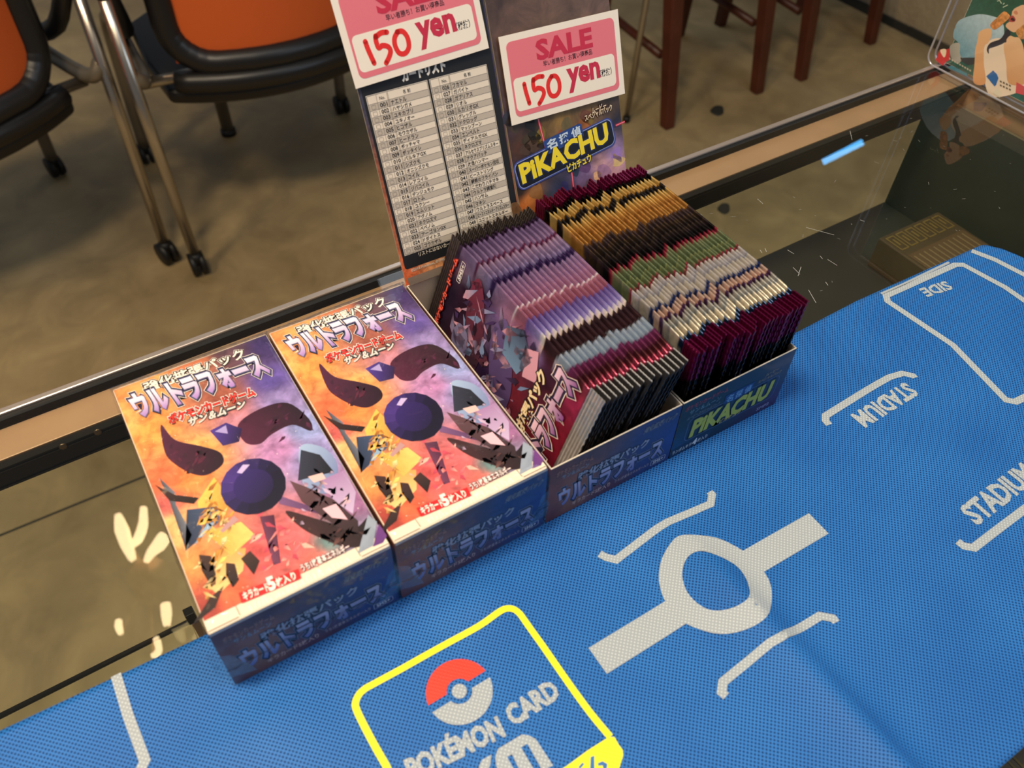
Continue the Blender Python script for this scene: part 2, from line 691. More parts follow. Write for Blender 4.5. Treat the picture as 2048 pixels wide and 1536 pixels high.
for px_, py_ in ((122, 889), (192, 861)):
    p = at_y(px_, py_, CY - 0.0286)
    b = bmesh.new()
    bmesh.ops.create_uvsphere(b, u_segments=12, v_segments=6, radius=0.0022, matrix=Matrix.Translation((p.x, -0.0287, p.z + H0 - 0.0012)) @ Matrix.Diagonal((1, 0.45, 1, 1)))
    finish(b, 'screw', M['screw'], case, None, True)
for x in (XL + 0.011, XR - 0.011):
    for y in (YF + 0.011, -0.011):
        cbox('corner_post', M['bronze'], x - 0.011, x + 0.011, y - 0.011, y + 0.011, FLOOR, -0.0265)
cbox('rear_pane', M['pane'], XL + 0.022, XR - 0.022, -0.009, -0.005, -0.62, -0.026)
cbox('end_panel', M['shelf'], XR - 0.045, XR - 0.024, YF + 0.022, -0.010, -0.62, -0.0265, label='dark end panel of the case')
cbox('shelf_board', M['shelf'], 0.20, XR - 0.046, YF + 0.03, -0.010, -0.142, -0.130, label='dark shelf board')
# glass shelf with its dark edge strip and clip
cbox('glass_shelf', M['pane'], XL + 0.03, -0.026, -0.20, -0.012, -0.2495, -0.2445)
cbox('shelf_edge', M['bronze_dark'], XL + 0.03, -0.024, -0.0125, -0.0095, -0.2485, -0.2455)
cbox('shelf_clip', M['bronze_dark'], -0.0275, -0.0205, -0.016, -0.009, -0.2445, -0.231, 0.0006)
cbox('shelf_clip', M['bronze'], -0.026, -0.0205, -0.014, -0.009, -0.30, -0.249)

# things on the dark shelf, dim behind the glass
ZS = -0.13


def carton(name, label, cat, corner, size, rz, base, pattern):
    r = root(name, (corner[0], corner[1], ZS), label, cat, None, rz)
    sx, sy, sz = size
    b = bmesh.new()
    box(b, 0, sx, 0, sy, 0, sz)
    o = finish(b, 'carton', plain(name + '_paint', base, 0.5, var=0.15, scale=30), r, None, False, 0.001)
    P = Print(lambda u, v: Vector((u, v, sz)), Vector((0, 0, 1)), 0.0003)
    pattern(P, sx, sy)
    P.build('printed_top', M['matte_print'], r)
    P = Print(lambda u, v: Vector((u, 0, v)), Vector((0, -1, 0)), 0.0003)
    pattern(P, sx, sz)
    P.build('printed_side', M['matte_print'], r)
    return r


def key_pattern(P, sx, sy):
    g, d = (120, 98, 48), (92, 70, 38)
    n = 6
    for i in range(n):
        x0 = sx * (0.05 + 0.92 * i / n)
        wdt = sx * 0.92 / n * 0.8
        for (a0, a1) in ((0.04, 0.26), (0.74, 0.96)):
            P.ring(x0, sy * a0, x0 + wdt, sy * a1, 0.0006, 0.0014, g, 1)
            P.rect(x0 + wdt * .4, sy * (a0 + .07), x0 + wdt * .62, sy * (a1 - .05), g, 1)
    P.rect(sx * .04, sy * .34, sx * .96, sy * .66, (96, 72, 48), 1)
    for i in range(11):
        P.rect(sx * (.08 + .08 * i), sy * .38, sx * (.10 + .08 * i), sy * .62, (128, 108, 76), 2)


carton('patterned_carton', 'small tan carton with gold key pattern lying on dark shelf inside case', 'box',
       (0.600, 0.060), (0.078, 0.085, 0.03), 0.0, (78, 62, 42), key_pattern)


cp_ = at_z(2000, 1500, ZS + 0.03)
carton('patterned_carton', 'brown patterned carton under the glass past the near corner of the mat', 'box',
       (cp_.x - 0.03, cp_.y - 0.075), (0.09, 0.085, 0.03), 0.0, (92, 72, 56), key_pattern)

# branching warm lamp on the ceiling beyond the counter, mirrored in the glass top
q = NT('warm_bulb')
q.b.inputs['Base Color'].default_value = (1, .8, .5, 1)
q.b.inputs['Emission Color'].default_value = (1.0, 0.74, 0.40, 1)
q.b.inputs['Emission Strength'].default_value = 26.0
M['bulb'] = q.m


def up_from_glass(px, py, z=1.62):
    p = at_z(px, py, 0)
    d = p - CAM
    return p + Vector((d.x, d.y, -d.z)) * (z / -d.z)


lp0 = up_from_glass(290, 1140)
lamp = root('ceiling_lamp', lp0, 'warm ceiling lamp with branching bulbs, seen mirrored in the glass left of the boxes', 'lamp')
bm = bmesh.new()
tube(bm, [(0, 0, 0.02), (0, 0, 0.10)], 0.05, 16)
finish(bm, 'ceiling_mount', M['bronze'], lamp, None, True)
for pth, rads in (([(236, 1030), (243, 1058), (254, 1090), (266, 1120)], (.014, .03, .026, .014)), ([(287, 1016), (286, 1050), (276, 1078), (262, 1092)], (.016, .022, .022, .012)),
                  ([(330, 1072), (318, 1090), (304, 1104), (292, 1124)], (.03, .03, .022, .012)), ([(331, 1208), (333, 1228), (334, 1250)], (.02, .022, .014)),
                  ([(312, 1276), (318, 1300), (306, 1316)], (.012, .014, .016)), ([(238, 1240), (237, 1252), (242, 1268)], (.013, .016, .01))):
    pts = [up_from_glass(*p) - lp0 for p in pth]
    n_ = (len(pts) - 1) * 4 + 1
    sm = smooth_path(pts, 4)
    rr_ = []
    for k in range(len(sm)):
        f_ = k / 4
        i_ = min(int(f_), len(rads) - 2)
        rr_.append(0.62 * (rads[i_] + (rads[i_ + 1] - rads[i_]) * (f_ - i_)))
    bm = bmesh.new()
    tube(bm, sm, rr_, 10)
    finish(bm, 'bulb', M['bulb'], lamp, None, True)
    bm = bmesh.new()
    tube(bm, [pts[-1] + Vector((0, 0, .004)), Vector((0, 0, 0.03))], 0.004, 6)
    finish(bm, 'lamp_arm', M['bronze'], lamp, None, True)

# fine scratches on the glass top
P = Print(lambda u, v: Vector((u, v, 0)), Z1 if False else Vector((0, 0, 1)), 0.0001, 0.0)
random.seed(5)
for (a_, b_) in (((1617, 580), (1632, 606)), ((1515, 398), (1526, 408)), ((1586, 535), (1600, 549)), ((1602, 534), (1596, 552)), ((1700, 262), (1704, 280)), ((1575, 500), (1588, 508)), ((1720, 440), (1729, 443)), ((1612, 455), (1668, 470)), ((1655, 519), (1674, 531)), ((1530, 497), (1533, 504)), ((1640, 512), (1645, 518)), ((1520, 500), (1524, 506)), ((1702, 448), (1704, 449)), ((1651, 564), (1656, 571))):
    A, B = at_z(*a_), at_z(*b_)
    P.stroke([(A.x, A.y), (B.x, B.y)], .00028, (176, 176, 170), 0)
for k in range(46):
    x, y = random.uniform(.33, .66), random.uniform(.05, .17)
    t = random.uniform(0, 6.28)
    l_ = random.uniform(.0006, .004)
    P.stroke([(x, y), (x + l_ * math.cos(t), y + l_ * math.sin(t))], random.uniform(.0001, .0002), (160, 160, 154), 0)
sc_ = P.build('scratches', M['matte_print'], case, (0, 0, 0))
sc_.matrix_parent_inverse = Matrix.Translation((0, CY, FLOOR)).inverted() if False else (Matrix.Translation((0, CY, FLOOR)) @ Matrix.Rotation(CR, 4, 'Z')).inverted()
sc_['kind'] = 'stuff'

# ------------------------------------------------------------------ play mat
FA, FB = at_z(1395, 1095), at_z(1790, 1530)          # the fold runs from A to B
FD = Vector(((FB - FA).x, (FB - FA).y)).normalized()
FN = Vector((FD.y, -FD.x))
if FN.x < 0:
    FN = -FN
BUMPS = [(at_z(1250, 1010), 0.0022, 0.020), (at_z(1650, 740), 0.0016, 0.024), (at_z(1880, 930), 0.0022, 0.03), (at_z(960, 1180), 0.0012, 0.02), (at_z(560, 1440), 0.0012, 0.022)]


def mat_h(x, y):
    p = Vector((x - FA.x, y - FA.y))
    d = p.dot(FN)
    s = p.dot(FD)
    L = (FB - FA).length
    along = max(0.0, min(1.0, (s + 0.02) / 0.05))
    along = along * along * (3 - 2 * along)
    if d < 0:
        prof = math.exp(-(abs(d) / 0.019) ** 1.2)
    else:
        prof = math.exp(-(d / 0.0065) ** 1.5)
    h = 0.0068 * prof * along * min(1.0, 0.55 + 0.5 * s / L)
    for c, amp, sg in BUMPS:
        h += amp * math.exp(-((x - c.x) ** 2 + (y - c.y) ** 2) / (sg * sg))
    h += 0.0005 * math.sin(x * 40 + y * 17) * math.sin(y * 53 - x * 9)
    t = max(0.0, min(1.0, (-0.002 - y) / 0.02))       # stays flat under the boxes and along the far edge
    return 0.0007 + max(0.0, h) * t * t * (3 - 2 * t)


def mat_pt(px, py):
    z = 0.0
    for _ in range(5):
        p = at_z(px, py, z)
        z = mat_h(p.x, p.y)
    return (p.x, p.y)


def mat_pts(lst):
    return [mat_pt(*p) for p in lst]


MX0, MX1, MY0, MY1 = -0.36, 0.535, -0.185, 0.0


def far_edge(x):
    tab = [(-0.36, .0300), (-0.0846, .0297), (0.0, .0275), (0.36, .0349), (0.404, .0362), (0.485, .0340), (0.522, .0330), (0.530, 0.022), (0.5352, 0.004)]
    for (a, ya), (b, yb) in zip(tab, tab[1:]):
        if x <= b:
            return ya + (yb - ya) * (x - a) / (b - a)
    return tab[-1][1]


NX, NY = 300, 76
verts, faces = [], []
for i in range(NX + 1):
    x = MX0 + (MX1 - MX0) * i / NX
    ye = far_edge(x)
    for j in range(NY + 1):
        y = MY0 + (ye - MY0) * j / NY
        verts.append((x, y, mat_h(x, y)))
n1 = len(verts)
for i in range(NX):
    for j in range(NY):
        k = i * (NY + 1) + j
        faces.append((k, k + NY + 1, k + NY + 2, k + 1))
me = bpy.data.meshes.new('play_mat')
me.from_pydata(verts, [], faces)
for p in me.polygons:
    p.use_smooth = True
mat = link('play_mat', me, M['cloth'])
sol = mat.modifiers.new('thick', 'SOLIDIFY')
sol.thickness = 0.0006
sol.offset = -1
tag(mat, 'blue non-woven cloth play mat with white markings spread along the counter', 'play mat')

Z1 = Vector((0, 0, 1))
WHITE = (160, 168, 174)
mfn = lambda u, v: Vector((u, v, mat_h(u, v)))
MAT_PRINTS = []


def new_mat_print(name):
    global P
    P = Print(mfn, Z1, 0.00020, 0.00004, cut=0.004)
    MAT_PRINTS.append((name, P))


new_mat_print('line_marking')


def mstroke(pxs, wpx_m, a=1.0, col=WHITE):
    P.stroke(mat_pts(pxs), wpx_m, col, 1, a=a)


# left end line
mstroke([(232, 1350), (256, 1430), (290, 1522), (262, 1580)], 0.0040)
new_mat_print('centre_emblem')
# centre emblem: two bars and a ring
c = mat_pt(1432, 1166)
for a_, b_ in (((1195, 1322), (1366, 1215)), ((1488, 1133), (1637, 1047))):
    A, B = mat_pt(*a_), mat_pt(*b_)
    P.stroke([A, B], 0.0132, WHITE, 1, a=1.0)
S = 540 / 1803
ro = [(525, 640), (545, 530), (600, 430), (660, 375), (760, 368), (900, 385), (1010, 430), (1115, 495), (1220, 605), (1268, 690), (1280, 790), (1262, 890), (1190, 960), (1060, 1015), (930, 1030), (800, 1000), (672, 938), (575, 820), (540, 740)]
ri = [(682, 640), (695, 560), (730, 505), (790, 477), (870, 488), (980, 535), (1060, 590), (1110, 665), (1132, 740), (1115, 798), (1030, 850), (930, 873), (840, 860), (755, 800), (705, 730)]
ro = smooth_path([(*mat_pt(1160 + x * S, 960 + y * S), 0) for x, y in ro], 3, True)
ri = smooth_path([(*mat_pt(1160 + x * S, 960 + y * S), 0) for x, y in ri], 3, True)
P.poly([(p.x, p.y) for p in ro], WHITE, 2, holes=[[(p.x, p.y) for p in ri][::-1]], a=1.0)
# the short guide lines
new_mat_print('line_marking')
mstroke([(1199, 1108), (1212, 1115), (1232, 1120), (1316, 1056), (1336, 1044), (1421, 1008), (1424, 989), (1419, 984)], 0.0038)
new_mat_print('line_marking')
mstroke([(1452, 1393), (1443, 1385), (1446, 1364), (1540, 1286), (1562, 1274), (1640, 1232), (1666, 1237), (1672, 1245)], 0.0038)
new_mat_print('line_marking')
mstroke([(1658, 850), (1651, 842), (1651, 832), (1760, 765), (1778, 755), (1805, 747), (1826, 752), (1830, 756)], 0.0040)
new_mat_print('line_marking')
mstroke([(1915, 1083), (1926, 1092), (1947, 1096), (2060, 1010)], 0.0040)
new_mat_print('zone_outline')
# SIDE zone outlines
mstroke([(2060, 790), (2030, 804), (2011, 800), (1905, 690), (1775, 603), (1772, 592), (1910, 530), (1926, 530), (2010, 575), (2064, 613)], 0.0042)
new_mat_print('line_marking')
mstroke([(1943, 502), (1990, 520), (2064, 558)], 0.0044)
mstroke([(1762, 588), (1806, 569), (1898, 525)], 0.0018, a=0.3)


def mat_text(s, pbl, pbr, hpx, wide=1.0, bold=0.03, col=WHITE, a=1.0):
    A, B = [Vector(p) if max(abs(p[0]), abs(p[1])) < 2 else Vector(mat_pt(*p)) for p in (pbl, pbr)]
    d = B - A
    P.text(s, A.x, A.y, d.length, hpx, col, 2, bold, math.atan2(d.y, d.x), a=a)


new_mat_print('lettering')
mat_text('SIDE', (1889, 563), (1838, 579), 0.0075, bold=0.035)
new_mat_print('lettering')
mat_text('STADIUM', (1808, 766), (1702, 831), 0.0098, bold=0.04)
new_mat_print('lettering')
mat_text('STADIUM', (1955, 1050), (2078, 955), 0.0105, bold=0.04)
new_mat_print('badge_outline')
# rounded badge outline, its ball emblem and lettering
YEL = (255, 246, 30)
S = 570 / 2048


def lg(x, y):
    return mat_pt(690 + x * S, 1200 + y * S)


br = smooth_path([(*lg(*p), 0) for p in [(930, 1850), (860, 1790), (790, 1690), (620, 1540), (460, 1400), (330, 1270), (300, 1200), (220, 1060), (130, 890), (80, 780), (78, 730), (105, 675), (150, 635)]], 4) \
    + smooth_path([(*lg(*p), 0) for p in [(400, 500), (700, 332), (960, 190), (1110, 85), (1170, 62), (1220, 72), (1260, 105)]], 4) \
    + smooth_path([(*lg(*p), 0) for p in [(1420, 330), (1600, 590), (1760, 810), (1905, 985)]], 3)
P.stroke([(p.x, p.y) for p in br], 0.0029, YEL, 2)
P.poly([lg(*p) for p in [(1892, 988), (1935, 985), (1965, 1040), (1995, 1080), (1998, 1120), (1970, 1210), (1900, 1290), (1400, 1580), (1010, 1850), (930, 1870), (850, 1800), (800, 1690), (1200, 1430), (1590, 1196), (1740, 1085)]], YEL, 3)
new_mat_print('ball_emblem')
cc_ = Vector(lg(822, 657))
e1 = (Vector(lg(1025, 530)) - Vector(lg(615, 780))).normalized()
e2 = Vector((-e1.y, e1.x))
RB = (Vector(lg(1062, 657)) - cc_).length


def arc(r, a0, a1, k=20):
    return [cc_ + (e1 * math.cos(math.radians(a0 + (a1 - a0) * i / k)) + e2 * math.sin(math.radians(a0 + (a1 - a0) * i / k))) * r for i in range(k + 1)]


P.poly([(p.x, p.y) for p in arc(RB, 7, 173) + arc(RB * .385, 162, 18)], (232, 58, 36), 2, a=0.15)
P.poly([(p.x, p.y) for p in arc(RB, 187, 353) + arc(RB * .385, 342, 198)], WHITE, 2, a=1.0)
P.disc(cc_.x, cc_.y, RB * .225, RB * .225, WHITE, 2, a=1.0)
new_mat_print('lettering')
mat_text('POKÉMON', lg(480, 1300), lg(1150, 975), 0.0100, bold=0.05)
mat_text('CARD', lg(1215, 905), lg(1550, 690), 0.0078, bold=0.05)
A_, B_ = Vector(lg(930, 1420)), Vector(lg(1500, 1190))
P.poly([lg(*p) for p in [(1160, 1350), (1085, 1190), (1080, 1130), (1100, 1070), (1270, 968), (1320, 975), (1370, 1000), (1495, 1190), (1420, 1230), (1310, 1035), (1265, 1060), (1370, 1240), (1285, 1290), (1200, 1110), (1165, 1130), (1270, 1320)]], WHITE, 2, a=1.0)
P.poly([lg(*p) for p in [(985, 1150), (1053, 1112), (1045, 1180), (1010, 1290), (940, 1320), (965, 1190)]], WHITE, 2, a=1.0)
new_mat_print('band_lettering')
d_ = (46, 110, 180)
for pl in ([(1705, 1170), (1720, 1180), (1690, 1215), (1675, 1205)], [(1765, 1130), (1790, 1120), (1792, 1215), (1760, 1225)], [(1815, 1175), (1850, 1160), (1885, 1180), (1880, 1215), (1855, 1215), (1850, 1190), (1820, 1195)]):
    P.poly([lg(*p) for p in pl], d_, 4)
for nm_, p_ in MAT_PRINTS:
    p_.build(nm_, M['cloth_print'], mat)

# ------------------------------------------------------------------ sealed boxes
BW, BL, BH, Z0 = 0.0741, 0.140, 0.0455, 0.0011


def ta(px, py):
    p = at_z(px, py, BH + Z0)
    return (p.x, p.y)


def tas(l):
    return [ta(*p) for p in l]


ORG = (245, 150, 80)
TOPF = [(240, 800, (246, 150, 82)), (300, 765, (244, 165, 95)), (390, 725, (196, 112, 72)), (455, 705, (96, 66, 76)), (530, 690, (62, 46, 98)), (540, 760, (96, 78, 155)), (560, 800, (150, 132, 188)),
        (610, 860, (150, 160, 212)), (300, 860, (252, 160, 78)), (330, 960, (236, 112, 68)), (330, 1010, (216, 98, 92)), (410, 900, (252, 178, 98)), (470, 850, (205, 135, 150)), (380, 960, (248, 142, 72)),
        (560, 900, (190, 132, 182)), (620, 910, (160, 150, 208)), (700, 1000, (160, 105, 150)), (590, 1080, (236, 110, 112)), (540, 1110, (240, 96, 96)), (630, 1115, (226, 112, 100)), (655, 1085, (104, 134, 134)),
        (560, 1185, (232, 112, 106)), (455, 1190, (226, 104, 66)), (415, 1215, (174, 66, 56)), (390, 1130, (232, 146, 80)), (350, 1050, (244, 190, 120)), (725, 1075, (150, 140, 172)), (770, 1085, (112, 66, 120)), (450, 800, (170, 92, 70)), (250, 850, (250, 176, 100))]
field = blend_field([(*ta(x, y), c) for x, y, c in TOPF], 1.7)


def abstract_art(P):
    """Plain crystal and cloud shapes in the colours of the printed picture."""
    D1, D2 = (36, 16, 30), (84, 30, 58)
    P.smooth(tas([(322, 850), (350, 880), (400, 892), (440, 905), (446, 928), (415, 950), (385, 948), (352, 930), (330, 905)]), D1, 2, col2=D2, axis=(-1, 0.4), a=.25)
    P.smooth(tas([(476, 850), (520, 818), (575, 806), (618, 838), (622, 862), (585, 850), (545, 868), (520, 888), (490, 885)]), D2, 2, col2=D1, axis=(1, 0.2), a=.25)
    P.poly(tas([(350, 985), (318, 955), (341, 1008), (372, 1100), (384, 1070), (352, 1010)]), (62, 60, 70), 3, col2=(120, 124, 136), axis=(1, 0))
    P.poly(tas([(395, 1004), (428, 955), (446, 978), (470, 985), (455, 1030), (436, 1042), (402, 1040)]), (250, 200, 92), 2, col2=(214, 140, 60), axis=(1, -1), a=.2)
    P.poly(tas([(408, 1064), (482, 1044), (510, 1070), (462, 1112), (430, 1082)]), (232, 164, 66), 3, col2=(252, 214, 120), axis=(1, 0), a=.2)
    P.poly(tas([(434, 1100), (492, 1096), (486, 1142), (436, 1190), (416, 1172), (432, 1140)]), (246, 212, 138), 2, col2=(226, 150, 70), axis=(0, 1), a=.2)
    P.poly(tas([(374, 1020), (434, 1013), (440, 1042), (370, 1104)]), (30, 38, 60), 3, col2=(74, 92, 126), axis=(1, 0))
    P.poly(tas([(412, 1048), (432, 1044), (388, 1092)]), (150, 178, 204), 4)
    P.poly(tas([(398, 1034), (420, 1024), (404, 1056)]), (176, 120, 110), 4)
    for pl in ([(398, 1110), (422, 1112), (432, 1150), (424, 1176), (404, 1142)], [(452, 1126), (470, 1128), (478, 1160), (466, 1176), (452, 1150)], [(386, 1250), (420, 1196), (448, 1172), (430, 1216)], [(482, 1118), (500, 1102), (520, 1122), (508, 1150)], [(310, 880 + 90), (350, 990), (398, 996), (388, 1008), (340, 1002)]):
        P.poly(tas(pl), (26, 18, 20), 4, col2=(70, 42, 36), axis=(0, 1))
    # the big violet gem
    ccx, ccy = ta(507, 972)
    ru = (Vector(ta(569, 950)) - Vector((ccx, ccy))).length
    outer = [(ccx + ru * 1.0 * math.cos(t), ccy + ru * 1.12 * math.sin(t)) for t in [i * math.pi / 8 + 0.2 for i in range(16)]]
    P.poly(outer, (16, 10, 36), 5, col2=(58, 38, 116), axis=(-0.8, 1))
    for i in range(16):
        t0, t1 = i * math.pi / 8 + .2, (i + 1) * math.pi / 8 + .2
        sh = 0.5 + 0.5 * math.cos((t0 + t1) / 2 - 2.3)
        inn = 0.62
        P.poly([outer[i], outer[(i + 1) % 16], (ccx + ru * inn * math.cos(t1), ccy + ru * 1.1 * inn * math.sin(t1)), (ccx + ru * inn * math.cos(t0), ccy + ru * 1.1 * inn * math.sin(t0))],
               (16 + 58 * sh ** 2, 10 + 40 * sh ** 2, 38 + 92 * sh ** 1.8), 6, a=.2)
    random.seed(21)
    for (x0, y0, sx_, sy_, n_, pal) in ((432, 1040, 46, 62, 46, ((252, 212, 110), (236, 170, 70), (200, 126, 48), (255, 232, 160), (150, 90, 40))), (650, 1000, 56, 58, 44, ((96, 72, 84), (208, 180, 210), (64, 46, 56), (240, 196, 200), (150, 120, 160))),
                                        (380, 920, 50, 30, 14, ((60, 24, 44), (104, 36, 62), (40, 18, 30))), (560, 846, 54, 26, 14, ((64, 26, 48), (96, 36, 70), (36, 16, 30))), (690, 1068, 40, 24, 20, ((40, 26, 30), (84, 50, 50), (26, 18, 20), (120, 80, 70))),
                                        (420, 1150, 30, 40, 18, ((250, 222, 160), (226, 160, 80), (60, 36, 30))), (560, 1090, 60, 60, 26, ((250, 150, 140), (236, 90, 110), (255, 190, 170), (200, 70, 90)))):
        for _ in range(n_):
            px0, py0 = random.gauss(x0, sx_ * .5), random.gauss(y0, sy_ * .5)
            an = random.choice((0.5, -0.9, 2.2)) + random.uniform(-.4, .4)
            l_, w_ = random.uniform(6, 26), random.uniform(2, 7)
            dx, dy = math.cos(an), math.sin(an)
            c1_, c2_ = random.choice(pal), random.choice(pal)
            tri_ = tas([(px0 + dx * l_, py0 + dy * l_), (px0 - dy * w_, py0 + dx * w_), (px0 - dx * l_ * .4, py0 - dy * l_ * .4), (px0 + dy * w_ * .7, py0 - dx * w_ * .7)])
            if all(.002 < p[0] < BW - .002 and .009 < p[1] < BL - .03 for p in tri_):
                P.poly(tri_, c1_, random.choice((4, 5)), col2=c2_, axis=(dx, -dy), a=.3)
    for _ in range(90):
        px0, py0 = random.uniform(300, 760), random.uniform(800, 1230)
        u_, v_ = ta(px0, py0)
        if .003 < u_ < BW - .003 and .009 < v_ < BL - .025:
            P.disc(u_, v_, random.uniform(.00008, .00035), random.uniform(.00008, .00035), (255, 236, 220), 1, 6)
    P.poly(tas([(474, 946), (486, 930), (500, 930), (484, 948)]), (206, 184, 232), 7)
    P.poly(tas([(420, 862), (452, 846), (484, 858), (478, 884), (446, 892)]), (84, 58, 150), 5, col2=(40, 24, 66), axis=(1, -.6))
    P.poly(tas([(430, 864), (452, 851), (456, 868)]), (176, 158, 214), 6)
    P.poly(tas([(520, 1034), (548, 1030), (562, 1126), (547, 1131)]), (120, 62, 92), 4, col2=(72, 30, 56), axis=(1, 0))
    P.poly(tas([(560, 992), (652, 1024), (649, 1031), (558, 1008)]), (128, 88, 134), 4, col2=(80, 44, 84), axis=(1, 0))
    P.poly(tas([(468, 1032), (440, 1062), (446, 1066), (478, 1040)]), (196, 150, 150), 5)
    # pale and dark crystal slabs at the right
    P.smooth(tas([(600, 895), (640, 893), (670, 918), (676, 955), (662, 985), (630, 985), (606, 968)]), (168, 190, 222), 3, col2=(120, 132, 178), axis=(1, -1))
    P.poly(tas([(602, 900), (640, 910), (668, 944), (596, 962)]), (14, 14, 22), 4, col2=(52, 54, 72), axis=(-1, .6))
    P.poly(tas([(616, 954), (645, 946), (652, 958), (628, 966)]), (240, 196, 190), 5)
    P.poly(tas([(640, 962), (690, 940), (712, 985), (706, 1028), (670, 1004)]), (208, 184, 218), 4, col2=(172, 132, 178), axis=(0, 1))
    P.poly(tas([(580, 962), (612, 974), (668, 1000), (716, 1042), (718, 1076), (668, 1050), (604, 1004)]), (40, 26, 30), 5, col2=(104, 70, 76), axis=(0, 1))
    P.poly(tas([(645, 1018), (672, 1008), (696, 1040), (664, 1036)]), (244, 192, 204), 6)
    P.smooth(tas([(572, 1022), (640, 1040), (706, 1058), (736, 1036), (728, 1088), (690, 1094), (640, 1076), (600, 1054)]), (24, 14, 18), 4, col2=(66, 36, 38), axis=(-1, 0), a=.4)
    P.poly(tas([(716, 1108), (736, 1030), (754, 1044), (746, 1092)]), (152, 162, 178), 5, a=.2)
    P.poly(tas([(746, 1094), (758, 1048), (774, 1072), (766, 1086)]), (108, 58, 130), 5, a=.2)


def slant_text(P, s, pl, pr, hgt, fills, bold, layer, map_=None, skew=0.0, col2=None, a=0.0):
    """Lettering with outlines: fills is a list of (extra boldness, colour), widest first."""
    A, B = Vector(map_(*pl)), Vector(map_(*pr))
    d = B - A
    for i, (ex, colr) in enumerate(fills):
        last = i == len(fills) - 1
        P.text(s, A.x, A.y, d.length, hgt, colr, layer + i, bold + ex, math.atan2(d.y, d.x), skew, col2 if last else None, a=a)


def front_fill(P, W, H, cols, n=(14, 6)):
    f = blend_field([(u * W, v * H, c) for u, v, c in cols], 1.6)
    P.grid(0, 0, W, H, n[0], n[1], f, 0, a=.35)


def front_text_purple(P, W, H):
    """Words of the narrow front: maker line, set name and contents."""
    def line(s, u, v, w_, h_, fills, bold=0.02, skew=0.0, col2=None, layer=2):
        for i, (ex, colr) in enumerate(fills):
            P.text(s, u * W, v * H, w_ * W, h_ * H, colr, layer + i, bold + ex, 0, skew, col2 if i == len(fills) - 1 else None)
    line('ポケモンカードゲーム', .045, .80, .27, .095, [(.05, (70, 40, 40)), (0, (168, 120, 104))])
    line('サン＆ムーン', .09, .71, .20, .075, [(0, (120, 140, 160))])
    line('強化拡張パック', .70, .80, .26, .10, [(.04, (26, 34, 70)), (0, (122, 130, 150))], skew=.35)
    line('強化拡張パック', .22, .53, .55, .135, [(.09, (20, 26, 50)), (0, (150, 160, 186))], .03)
    line('ウルトラフォース', .10, .20, .82, .31, [(.105, (140, 144, 170)), (.085, (20, 26, 56)), (0.0, (104, 108, 170))], .045, -.12, (176, 178, 214))
    line('キラカード5枚入り', .20, .085, .30, .085, [(0, (206, 168, 160))])
    line('うち1枚基本エネルギー入り', .54, .09, .28, .06, [(0, (170, 150, 160))])
    P.ring(.84 * W, .055 * H, .965 * W, .15 * H, .0008, .0003, (176, 180, 200), 2)
    line('SM5+', .86, .075, .085, .055, [(0, (214, 216, 226))])


FRONT_COLS = [(0, 1, (96, 46, 40)), (0, .5, (122, 66, 48)), (0, .1, (104, 52, 50)), (.25, .6, (140, 84, 56)), (.3, .95, (70, 44, 58)), (.5, .5, (64, 54, 88)), (.5, .05, (92, 48, 64)), (.75, .7, (34, 52, 118)), (.8, .2, (40, 50, 112)), (1, .5, (30, 58, 140)), (1, 1, (36, 48, 106)), (.2, .3, (140, 92, 60))]

bxA = root('card_box', (0, 0, Z0), 'sealed trading card box in shrink wrap, leftmost of the row, its left side free', 'box', 'sealed trading card boxes')
bm = bmesh.new()
box(bm, 0, BW, 0, BL, 0, BH)
finish(bm, 'carton', M['board'], bxA, None, False, 0.0009, 2)
# top picture
P = Print(lambda u, v: Vector((u, v, BH + Z0)), Z1, 0.00008, 0.00003)
VF = ta(430, 1247)[1] * 0 + 0.0062
P.grid(0.0005, VF, BW - 0.0005, BL - 0.0010, 30, 60, field, 0, a=.75)
abstract_art(P)
GRAY = (92, 90, 118)
slant_text(P, '強化拡張パック', (293, 787), (492, 716), 0.0068, [(.10, (250, 240, 226)), (.07, (60, 44, 52)), (0, (252, 246, 226))], .022, 8, ta)
slant_text(P, 'ウルトラフォース', (282, 836), (541, 746), 0.0150, [(.105, (252, 240, 228)), (.085, (34, 28, 60)), (.035, (98, 100, 136)), (.0, (176, 130, 200))], .05, 12, ta, -.18, (255, 244, 250))
slant_text(P, 'ポケモンカードゲーム', (342, 850), (512, 792), 0.0058, [(.10, (252, 246, 236)), (.045, (90, 30, 30)), (0, (228, 52, 40))], .035, 17, ta)
slant_text(P, 'サン＆ムーン', (378, 855), (490, 817), 0.0046, [(.10, (60, 60, 66)), (0, (222, 216, 206))], .05, 17, ta, .25)
q0, q1, q2, q3 = ta(478, 1188), ta(597, 1139), ta(603, 1158), ta(484, 1208)
P.poly([q0, q3, q2, q1], (226, 32, 36), 20)
slant_text(P, 'キラカード', (490, 1203), (540, 1182), 0.0036, [(0, (255, 244, 230))], .035, 22, ta)
slant_text(P, '5', (541, 1183), (553, 1178), 0.0056, [(0, (255, 244, 230))], .05, 22, ta)
slant_text(P, '枚入り', (556, 1176), (594, 1160), 0.0038, [(0, (255, 244, 230))], .035, 22, ta)
slant_text(P, 'うち1枚基本エネルギー', (606, 1146), (702, 1101), 0.0036, [(.06, (120, 60, 70)), (0, (250, 240, 232))], .02, 22, ta)
P.build('lid_artwork', M['art'], bxA, bxA.location)
